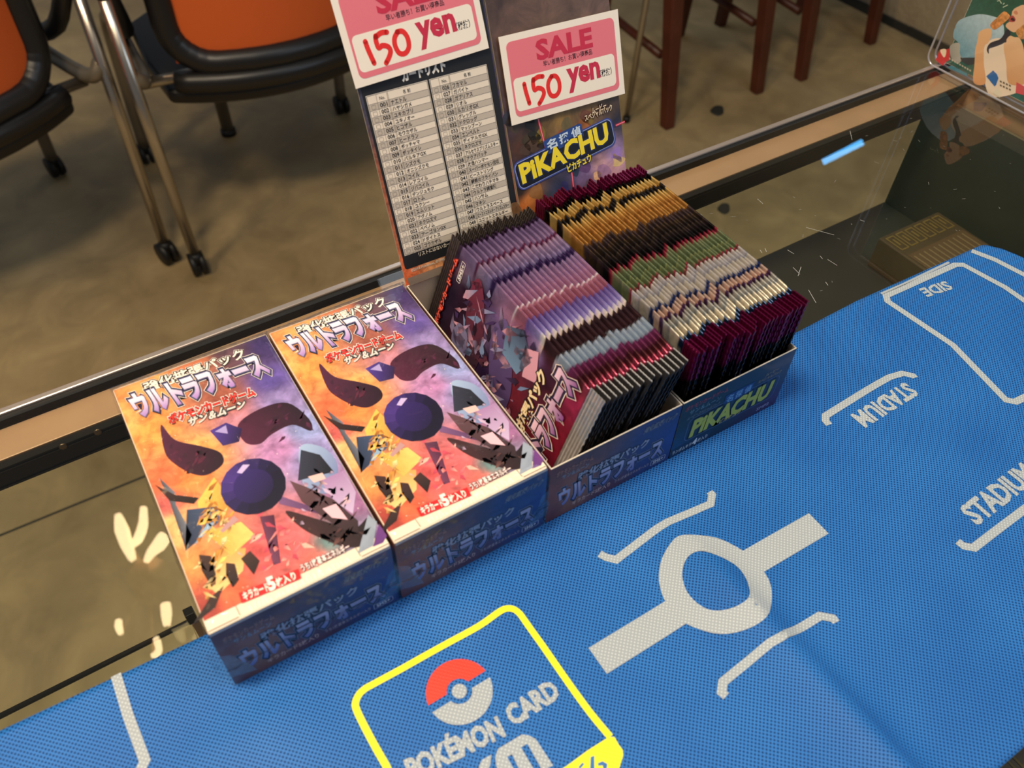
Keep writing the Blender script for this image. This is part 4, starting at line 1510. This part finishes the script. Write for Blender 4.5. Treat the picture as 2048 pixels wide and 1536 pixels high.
random.seed(11)
NC, ND = 16, 27
for i in range(NC):
    t = i / (NC - 1)
    xb = 0.1552 + (0.2030 - 0.1552) * t
    xt = 0.1790 + (0.2258 - 0.1790) * t
    lean = math.asin((xt - xb) / WC)
    y0 = 0.0035 + (random.uniform(-.0012, .0012) if i else 0.0)
    lab = 'purple foil card pack at the left end of its tray, printed face showing' if i == 0 else \
        ('purple foil card pack at the right end of its tray, against the gold packs' if i == NC - 1 else
         'purple foil card pack, %s from the left in the orange and navy tray' % ORD[i])
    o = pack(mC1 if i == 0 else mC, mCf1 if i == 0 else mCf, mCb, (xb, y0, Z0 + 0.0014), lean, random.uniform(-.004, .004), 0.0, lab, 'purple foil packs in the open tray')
    if i == 0:
        first_pack = o
for i in range(ND):
    t = i / (ND - 1)
    xb = 0.2294 + (0.2970 - 0.2294) * t
    xt = 0.2306 + (0.2992 - 0.2306) * t
    lean = math.asin((xt - xb) / WD)
    jy = random.uniform(-.0011, .0011) + (0.0022 if i in (6, 7, 14) else -0.0012 if i in (11, 12, 20) else 0)
    jz = random.uniform(-.0006, .0010)
    lab = 'gold and black foil card pack at the left end of the dark blue tray' if i == 0 else \
        ('gold and black foil card pack at the right end of the dark blue tray' if i == ND - 1 else
         'gold and black foil card pack, %s from the left in the dark blue tray' % ORD[i])
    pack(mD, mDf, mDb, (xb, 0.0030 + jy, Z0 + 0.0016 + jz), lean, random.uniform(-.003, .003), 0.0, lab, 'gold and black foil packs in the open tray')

# printing on the one pack whose face shows; its words run from the lower to the upper edge
P = Print(lambda u, v: Vector((-0.00175, v, u)), Vector((-1, 0, 0)), 0.00002, 0.00004)


def fline(s, u, v, wd, ht, fills, bold=.05, col2=None, layer=4):
    for i, (ex, colr) in enumerate(fills):
        P.text(s, u, v, wd, ht, colr, layer + i, bold + ex, 0, 0, col2 if i == len(fills) - 1 else None)


random.seed(31)
for _ in range(150):
    u_, v_ = random.uniform(.006, .064), random.uniform(.040, .108)
    an = random.choice((0.7, -0.8, 2.0)) + random.uniform(-.4, .4)
    l_, w_ = random.uniform(.002, .011), random.uniform(.0006, .003)
    dx, dy = math.cos(an), math.sin(an)
    pal = ((58, 36, 84), (34, 20, 40), (150, 130, 170), (96, 40, 60), (110, 130, 170), (196, 140, 160), (26, 18, 30))
    tri_ = [(u_ + dx * l_, v_ + dy * l_), (u_ - dy * w_, v_ + dx * w_), (u_ - dx * l_ * .4, v_ - dy * l_ * .4), (u_ + dy * w_ * .7, v_ - dx * w_ * .7)]
    if all(.004 < p[0] < .067 and .036 < p[1] < .112 for p in tri_):
        P.poly(tri_, random.choice(pal), random.choice((2, 3)), col2=random.choice(pal), axis=(dx, dy), a=.3)
fline('ウルトラフォース', .004, .0150, .064, .0150, [(.12, (240, 220, 210)), (.09, (30, 24, 54)), (0, (130, 70, 140))], .055, (236, 200, 220))
fline('強化拡張パック', .010, .0330, .048, .0070, [(.10, (30, 22, 30)), (0, (236, 214, 170))], .05)
P.smooth([(.010, .055), (.030, .050), (.050, .060), (.062, .072), (.050, .078), (.030, .070)], (44, 26, 66), 2, col2=(96, 78, 132), axis=(1, 0), a=.2)
P.poly([(.056, .046), (.066, .058), (.060, .070), (.046, .066), (.044, .052)], (110, 140, 176), 3, col2=(40, 48, 72), axis=(1, 0))
P.poly([(.050, .038), (.064, .044), (.060, .052), (.046, .048)], (210, 150, 170), 3)
P.smooth([(.026, .080), (.050, .086), (.066, .098), (.060, .104), (.040, .100), (.026, .092)], (44, 24, 40), 2, col2=(110, 36, 62), axis=(1, 0), a=.2)
P.smooth([(.020, .092), (.034, .094), (.036, .104), (.024, .106)], (110, 104, 140), 3, a=.3)
fline('ポケモンカードゲーム', .022, .1205, .042, .0036, [(.10, (120, 20, 20)), (0, (236, 92, 70))], .05)
P.ring(.0540, .1135, .0660, .1170, .0006, .0003, (230, 220, 220), 4)
fline('SM5+', .0555, .1142, .0090, .0020, [(0, (230, 224, 224))], .03)
P.build('printed_face', M['art'], first_pack)

# ------------------------------------------------------------------ SALE cards on the lids


def sale_card(label, corners, ox):
    BLc, BRc, TLc = corners
    e1 = (BRc - BLc)
    e2 = (TLc - BLc)
    Wd, Hd = e1.length, e2.length
    e1.normalize()
    e2 = (e2 - e1 * e2.dot(e1)).normalized()
    nn = e1.cross(e2)
    o = bpy.data.objects.new('price_card', bpy.data.meshes.new('price_card'))
    b = bmesh.new()
    vs = []
    for dn in (0, -0.0003):
        for (u, v) in ((0, 0), (Wd, 0), (Wd, Hd), (0, Hd)):
            vs.append(b.verts.new(e1 * u + e2 * v + nn * dn))
    for f in ((0, 1, 2, 3), (7, 6, 5, 4), (0, 4, 5, 1), (1, 5, 6, 2), (2, 6, 7, 3), (3, 7, 4, 0)):
        b.faces.new([vs[i] for i in f])
    b.to_mesh(o.data)
    b.free()
    o.data.materials.append(M['paper'])
    o.location = BLc
    COL.objects.link(o)
    tag(o, label, 'price card', 'red and white sale cards')
    P = Print(lambda u, v: e1 * (u * Wd) + e2 * (v * Hd), nn, 0.00005, 0.00003)
    PK, RD = (236, 122, 134), (206, 40, 72)

    def rr_(u0, v0, u1, v1, r_):
        pts = Print.rr(u0 * Wd, v0 * Hd, u1 * Wd, v1 * Hd, r_)
        return [(x / Wd, y / Hd) for x, y in pts]
    P.poly(rr_(.045, .075, .955, .925, .003), PK, 1)
    P.poly(rr_(.060, .135, .930, .515, .0025), (252, 240, 222), 2)
    P.text('SALE', .285, .655, .46, .21, RD, 3, .040)
    P.text('早い者勝ち！お買い得商品', .32, .565, .42, .065, (40, 20, 24), 3, .008)
    P.text('yen', .515, .20, .27, .26, RD, 3, .040)
    P.text('（税抜）', .79, .275, .105, .085, (30, 26, 26), 3, .02)
    RED = (236, 40, 36)
    ink = [[(.145, .43), (.150, .34), (.165, .20)], [(.222, .455), (.216, .40), (.222, .335), (.250, .345), (.285, .320), (.295, .27), (.275, .215), (.245, .165)], [(.220, .445), (.262, .470), (.302, .462)],
           [(.375, .435), (.345, .385), (.335, .31), (.350, .225), (.390, .205), (.425, .255), (.432, .35), (.410, .425), (.372, .436)]]
    for st in ink:
        pl = smooth_path([(u * Wd, v * Hd, 0) for u, v in st], 5)
        sub = Print(lambda u, v: e1 * u + e2 * v, nn, 0.00005 + 3 * .00003, 0.00003)
        sub.stroke([(p.x, p.y) for p in pl], .0024, RED, 1, round_ends=True)
        bb = len(P.v)
        P.v += sub.v
        P.c += sub.c
        P.f += [tuple(bb + i for i in f) for f in sub.f]
    P.build('printed_text', M['matte_print'], o)
    return o


def lid_pt(px, py, off=0.0016):
    return on_plane(px, py, Vector((0, BL, TH + Z0)) + LNRM * off, LNRM)


s2 = (lid_pt(1024, 251.5), lid_pt(1250, 187), lid_pt(988, 77))
hgt = (s2[2] - s2[0]).length
bl1, br1 = lid_pt(712, 178), lid_pt(978, 96)
ex = (br1 - bl1).normalized()
ey = LNRM.cross(ex)
if ey.z < 0:
    ey = -ey
k_ = (br1 - bl1).length / (s2[1] - s2[0]).length
sale_card('white and pink sale card cut off by the photo top, above the checklist lid', (bl1, br1, bl1 + ey * hgt * k_), 0)
sale_card('white and pink sale card above the yellow lettering on the film lid', s2, 0)

# ------------------------------------------------------------------ acrylic poster stand
AX = 0.6965
ar = root('poster_stand', (AX, 0.226, 0.0003), 'clear acrylic stand holding a green advertising poster at the end of the counter', 'sign stand')
SL, SH, ST = 0.30, 0.21, 0.010
bm = bmesh.new()
prof = Print.rr(0, 0, SL, SH, 0.009, 6)
f1 = [bm.verts.new((0, -u, v)) for u, v in prof]
f2 = [bm.verts.new((ST, -u, v)) for u, v in prof]
bm.faces.new(f1)
bm.faces.new(f2[::-1])
for i in range(len(prof)):
    j = (i + 1) % len(prof)
    bm.faces.new((f1[i], f1[j], f2[j], f2[i]))
finish(bm, 'acrylic_block', M['acrylic'], ar, None, False, 0.0012, 2)
for xx in (0.0004, ST - 0.0004):
    bm = bmesh.new()
    tube(bm, [(xx, -u, v) for u, v in Print.rr(.0008, .0008, SL - .0008, SH - .0008, .0085, 6)], 0.0009, 8, True)
    finish(bm, 'polished_edge', plain('polished_edge', (206, 206, 216), 0.12, 0.6), ar, None, True)
bm = bmesh.new()
box(bm, ST * .45, ST * .55, -SL + .006, -.0155, 0.006, SH - .004)
sheet = finish(bm, 'poster_sheet', M['paper'], ar)
XP = AX + ST * .45


def pm(px, py):
    p = at_x(px, py, XP)
    return (0.226 - p.y, p.z)


def pms(l):
    return [pm(1848 + x * 200 / 2048, y * 200 / 2048) for x, y in l]


P = Print(lambda u, v: Vector((XP, 0.226 - u, v)), Vector((-1, 0, 0)), 0.00006, 0.00004)
P.grid(.0157, .0065, SL - .0065, SH - .005, 24, 18, blend_field([(.02, .03, (44, 96, 84)), (.05, .08, (30, 84, 66)), (.1, .1, (40, 96, 72)), (.2, .1, (34, 84, 70)), (.1, .02, (40, 100, 96))], 1.5), 0, a=.4)
# poster picture: blue cushion shape, arms holding fried sticks, white shirt
P.smooth(pms([(640, 560), (720, 420), (900, 340), (1150, 290), (1400, 330), (1560, 400), (1640, 560), (1600, 800), (1300, 1000), (1000, 1190), (760, 1180), (720, 900), (600, 760)]), (96, 150, 170), 2, col2=(190, 214, 226), axis=(0.3, 1), a=.2)
P.poly(pms([(240, 1230), (330, 1010), (460, 1010), (530, 990), (540, 1220), (460, 1260), (380, 1345)]), (206, 44, 54), 3)
P.smooth(pms([(335, 1030), (450, 1005), (450, 1120), (405, 1170)]), (238, 216, 186), 4)
P.smooth(pms([(530, 960), (640, 880), (735, 900), (735, 1080), (770, 1230), (680, 1300), (560, 1180)]), (150, 150, 142), 3, col2=(178, 176, 166), axis=(1, 1))
P.poly(pms([(740, 1180), (1040, 1180), (1020, 1320), (900, 1330), (780, 1260)]), (60, 62, 66), 3)
P.poly(pms([(480, 1380), (560, 1340), (900, 1500), (880, 1560), (740, 1500)]), (70, 132, 150), 3)
P.smooth(pms([(1240, 960), (1340, 830), (1560, 780), (1700, 900), (2060, 1100), (2080, 1700), (1900, 1900), (1400, 1980), (1250, 1700), (1220, 1300)]), (242, 222, 198), 4)
P.smooth(pms([(1075, 930), (1110, 780), (1130, 660), (1230, 600), (1330, 580), (1390, 620), (1380, 760), (1310, 880), (1240, 960), (1230, 1300), (1260, 1700), (1020, 1690), (1040, 1300), (1050, 1050)]), (222, 160, 106), 6, col2=(238, 190, 140), axis=(0, 1))
P.smooth(pms([(1640, 900), (1690, 860), (1700, 800), (1770, 730), (1860, 760), (1960, 780), (2040, 960), (2080, 1300), (2080, 1700), (1740, 1700), (1690, 1300), (1650, 1080)]), (222, 164, 112), 7, col2=(240, 196, 150), axis=(0, 1))
P.smooth(pms([(1370, 490), (1500, 360), (1640, 235), (1740, 290), (1760, 350), (1640, 470), (1470, 600), (1390, 570)]), (206, 132, 66), 7, col2=(228, 160, 92), axis=(1, 1), a=.9)
P.smooth(pms([(1890, 640), (1960, 570), (2080, 500), (2120, 760), (2000, 800), (1920, 730)]), (214, 150, 86), 8, a=.9)
P.smooth(pms([(1800, 300), (1820, 220), (1900, 150), (2080, 120), (2120, 500), (1960, 590), (1860, 660), (1760, 620), (1680, 540), (1700, 480), (1780, 420)]), (236, 188, 148), 6)
P.smooth(pms([(1740, 430), (1770, 340), (1830, 320), (1880, 390), (1860, 440), (1800, 450)]), (176, 70, 70), 7)
P.smooth(pms([(1780, 400), (1810, 360), (1860, 390), (1850, 430)]), (50, 18, 24), 8)
P.smooth(pms([(1840, 250), (1890, 215), (1930, 270), (1890, 300)]), (214, 140, 104), 7)
P.smooth(pms([(1700, 600), (1770, 640), (1760, 760), (1640, 880), (1450, 960), (1340, 1000), (1330, 1100), (1290, 1010), (1360, 880), (1560, 800), (1640, 700)]), (36, 36, 54), 6)
P.poly(pms([(1280, 1560), (1420, 1440), (1500, 1520), (1530, 1600), (1480, 1740), (1450, 1770)]), (52, 110, 178), 7)
P.poly(pms([(1880, 1900), (1900, 1680), (2080, 1780), (2100, 1960)]), (216, 84, 92), 8)
P.poly(pms([(1410, 1900), (1500, 1800), (1600, 1880), (1560, 2000)]), (232, 222, 196), 8)
for k in range(9):
    x, y = 520 + 52 * k, 1175 + 30 * k
    P.poly(pms([(x, y), (x + 34, y + 18), (x + 32, y + 52), (x - 2, y + 34)]), (190, 182, 164), 8)
    P.poly(pms([(x, y + 92), (x + 30, y + 108), (x + 28, y + 136), (x - 2, y + 120)]), (90, 92, 84), 8)
for k in range(8):
    x, y = 1560 + 62 * (k % 4), 1640 + 28 * (k % 4) + 80 * (k // 4)
    P.poly(pms([(x, y), (x + 40, y + 20), (x + 38, y + 56), (x - 2, y + 36)]), (120, 104, 84), 9)
for a_, b_ in (((1500, 20), (1560, 10)), ((1560, 20), (1590, 70)), ((1620, 90), (1650, 60)), ((1620, 150), (1720, 100))):
    P.stroke(pms([a_, b_]), .0006, (206, 220, 190), 3)
P.build('printed_picture', M['matte_print'], sheet, ar.location)

# ------------------------------------------------------------------ chairs and table beyond the counter


def office_chair(label, cx, cy, yaw, hb=0.455):
    r = root('office_chair', (cx, cy, FLOOR), label, 'chair', 'orange mesh chairs behind the case', yaw)
    hw = 0.195
    bow = lambda x: 0.055 * (x / hw) ** 2

    # back frame ring
    pts = [Vector((x, bow(x), z)) for x, z in Print.rr(-hw, hb, hw, hb + 0.46, 0.075, 6)]
    dense = []
    for a_, b_ in zip(pts, pts[1:] + pts[:1]):
        for k in range(4):
            p = a_.lerp(b_, k / 4)
            dense.append((p.x, bow(p.x), p.z))
    b = bmesh.new()
    tube(b, dense, 0.026, 10, True)
    finish(b, 'backrest_frame', M['black_plastic'], r, None, True)
    b = bmesh.new()
    n = 14
    g = []
    for j in range(n + 1):
        row = []
        for i in range(n + 1):
            x = -hw + 2 * hw * i / n
            z = hb + 0.46 * j / n
            row.append(b.verts.new((x, bow(x) - 0.004, z)))
        g.append(row)
    for j in range(n):
        for i in range(n):
            b.faces.new((g[j][i], g[j][i + 1], g[j + 1][i + 1], g[j + 1][i]))
    finish(b, 'backrest_mesh', M['orange'], r, None, True)
    # lower lumbar lip and seat
    b = bmesh.new()
    lp = [(-hw - .01 + (2 * hw + .02) * i / 16, bow(-hw + 2 * hw * i / 16) - 0.012, hb - 0.032) for i in range(17)]
    tube(b, lp, 0.021, 10)
    finish(b, 'backrest_lip', M['black_plastic'], r, None, True)
    b = bmesh.new()
    out = []
    for i in range(17):
        x = -0.225 + 0.45 * i / 16
        out.append((x, bow(x) * 0.9 - 0.004))
    out += [(0.235, 0.2), (0.225, 0.40), (0.17, 0.45), (0, 0.46), (-0.17, 0.45), (-0.225, 0.40), (-0.235, 0.2)]
    lo = [b.verts.new((x, y, hb - 0.085)) for x, y in out]
    hi_ = [b.verts.new((x, y, hb - 0.055)) for x, y in out]
    b.faces.new(lo[::-1])
    b.faces.new(hi_)
    for i in range(len(out)):
        j = (i + 1) % len(out)
        b.faces.new((lo[i], lo[j], hi_[j], hi_[i]))
    finish(b, 'seat', M['black_plastic'], r, None, False, 0.010, 3)
    for sg in (-1, 1):
        b = bmesh.new()
        tube(b, [(sg * 0.277, 0.0, 0.052), (sg * 0.283, 0.008, 0.33), (sg * 0.287, 0.012, 0.615)], 0.0115, 10)
        finish(b, 'leg', M['steel'], r, None, True)
        b = bmesh.new()
        tube(b, [(sg * 0.287, 0.012, 0.613), (sg * 0.287, 0.014, 0.70)], 0.0145, 10)
        tube(b, [(sg * 0.287, -0.02, 0.705), (sg * 0.287, 0.26, 0.705)], 0.012, 10)
        finish(b, 'armrest', M['black_plastic'], r, None, True)
        b = bmesh.new()
        tube(b, smooth_path([(sg * 0.27, 0.50, 0.052), (sg * 0.265, 0.47, 0.30), (sg * 0.262, 0.44, 0.40), (sg * 0.258, 0.34, 0.43), (sg * 0.262, 0.05, 0.44), (sg * 0.285, 0.016, 0.47)], 5), 0.0145, 10)
        finish(b, 'leg', M['grey_tube'], r, None, True)
        b = bmesh.new()
        tube(b, smooth_path([(sg * 0.287, 0.014, 0.66), (sg * 0.262, 0.10, 0.52), (sg * 0.252, 0.30, 0.44)], 5), 0.017, 10)
        finish(b, 'side_bracket', M['black_plastic'], r, None, True)
        for y in (0.0, 0.50):
            b = bmesh.new()
            x0 = sg * (0.277 if y == 0 else 0.27)
            for o_ in (-0.010, 0.010):
                tube(b, [(x0 + o_ - 0.006, y + .004, 0.0265), (x0 + o_ + 0.006, y + .004, 0.0265)], 0.0262, 16)
            tube(b, [(x0, y, 0.03), (x0, y, 0.058)], 0.013, 10)
            finish(b, 'caster', M['caster'], r, None, True)
    b = bmesh.new()
    tube(b, [(-0.262, 0.06, 0.425), (0.262, 0.06, 0.425)], 0.011, 10)
    finish(b, 'cross_bar', M['steel'], r, None, True)
    return r


def pick(px, py, z):
    p = at_z(px, py, z)
    return p


office_chair('black framed orange mesh chair on casters, behind the sale cards', 0.478, 1.400, -0.03)
office_chair('black framed orange mesh chair on casters, in the top left photo corner', -0.112, 1.405, 0.28)


def wood_chair(label, legs, rear, seat_z):
    c_ = (legs[0] + legs[1]) / 2
    r = root('wooden_chair', (c_.x, c_.y, FLOOR), label, 'chair', 'dark red wooden chairs')
    org = Vector(r.location)
    tops = []
    for i, p in enumerate(legs + rear):
        q_ = p - org
        inward = Vector((0.0, 0.075 if i < 2 else -0.02, 0))
        b = bmesh.new()
        h1 = seat_z
        s0, s1 = 0.0155, 0.021
        lo = [b.verts.new((q_.x + dx * s0, q_.y + dy * s0, 0)) for dx, dy in ((-1, -1), (1, -1), (1, 1), (-1, 1))]
        hi_ = [b.verts.new((q_.x + inward.x + dx * s1, q_.y + inward.y + dy * s1, h1)) for dx, dy in ((-1, -1), (1, -1), (1, 1), (-1, 1))]
        b.faces.new(lo[::-1])
        b.faces.new(hi_)
        for k in range(4):
            b.faces.new((lo[k], lo[(k + 1) % 4], hi_[(k + 1) % 4], hi_[k]))
        finish(b, 'leg', M['wood'], r, None, False, 0.003, 2)
        tops.append((q_ + inward, h1))
    # arched aprons between neighbouring legs
    order = [(0, 1), (2, 3), (0, 2), (1, 3)]
    for a_, b2 in order:
        A, B = Vector(tops[a_][0]), Vector(tops[b2][0])
        b = bmesh.new()
        d = (B - A)
        nrm = Vector((-d.y, d.x, 0)).normalized() * 0.009
        n = 14
        front, back = [], []
        for i in range(n + 1):
            t = i / n
            p = A + d * t
            e = min(t, 1 - t)
            drop = 0.060 + 0.05 * max(0, 1 - e / 0.16) ** 2
            for lst, off in ((front, -1), (back, 1)):
                lst.append((b.verts.new((p.x + off * nrm.x, p.y + off * nrm.y, seat_z - drop)), b.verts.new((p.x + off * nrm.x, p.y + off * nrm.y, seat_z - 0.004))))
        for i in range(n):
            b.faces.new((front[i][0], front[i + 1][0], front[i + 1][1], front[i][1]))
            b.faces.new((back[i + 1][0], back[i][0], back[i][1], back[i + 1][1]))
            b.faces.new((front[i][0], back[i][0], back[i + 1][0], front[i + 1][0]))
            b.faces.new((front[i][1], front[i + 1][1], back[i + 1][1], back[i][1]))
        finish(b, 'apron', M['wood'], r)
    for a_, b2 in ((0, 2), (1, 3)):
        A, B = Vector(tops[a_][0]), Vector(tops[b2][0])
        b = bmesh.new()
        tube(b, [(A.x, A.y, 0.18), (B.x, B.y, 0.18)], 0.012, 8)
        finish(b, 'stretcher', M['wood'], r, None, True)
    b = bmesh.new()
    xs = [t[0].x for t in tops]
    ys = [t[0].y for t in tops]
    box(b, min(xs) - .03, max(xs) + .03, min(ys) - .03, max(ys) + .03, seat_z, seat_z + .03)
    finish(b, 'seat', M['wood'], r, None, False, 0.008, 2)
    return r


L1, L2 = at_z(1334, 254, FLOOR), at_z(1513, 184, FLOOR)
L3, L4 = at_z(1601, 158, FLOOR), at_z(1739, 86, FLOOR)
wood_chair('dark red wooden chair, nearer to the silver table leg', [L1, L2], [L1 + Vector((0.03, 0.40, 0)), L2 + Vector((0.03, 0.41, 0))], 0.41)
wood_chair('dark red wooden chair, next to the beige plaster wall', [L3, L4], [L3 + Vector((0.03, 0.41, 0)), L4 + Vector((-0.02, 0.30, 0))], 0.41)

tb = root('table', (0.95, 1.75, FLOOR), 'long table on thin silver legs, only its legs in view behind the chairs', 'table')
bm = bmesh.new()
box(bm, -0.62, 0.62, -0.25, 0.42, 0.74, 0.765)
finish(bm, 'tabletop', M['table_top'], tb, None, False, 0.004)
for (p, rad, mt, lean_) in ((at_z(458, 268, FLOOR), 0.0165, M['grey_tube'], -0.01), (at_z(1252, 243, FLOOR), 0.0085, M['steel'], 0.02), (Vector((1.46, 2.10, FLOOR)), 0.0085, M['steel'], 0.02), (at_z(1150, 120, FLOOR), 0.0085, M['steel'], -0.04)):
    q_ = p - Vector(tb.location)
    bm = bmesh.new()
    tube(bm, [(q_.x, q_.y, 0.012), (q_.x + lean_, q_.y, 0.74)], rad, 12)
    finish(bm, 'leg', mt, tb, None, True)
    bm = bmesh.new()
    tube(bm, [(q_.x, q_.y, 0.0), (q_.x, q_.y, 0.016)], rad * 1.25, 12)
    finish(bm, 'leg_foot', M['caster'], tb, None, True)
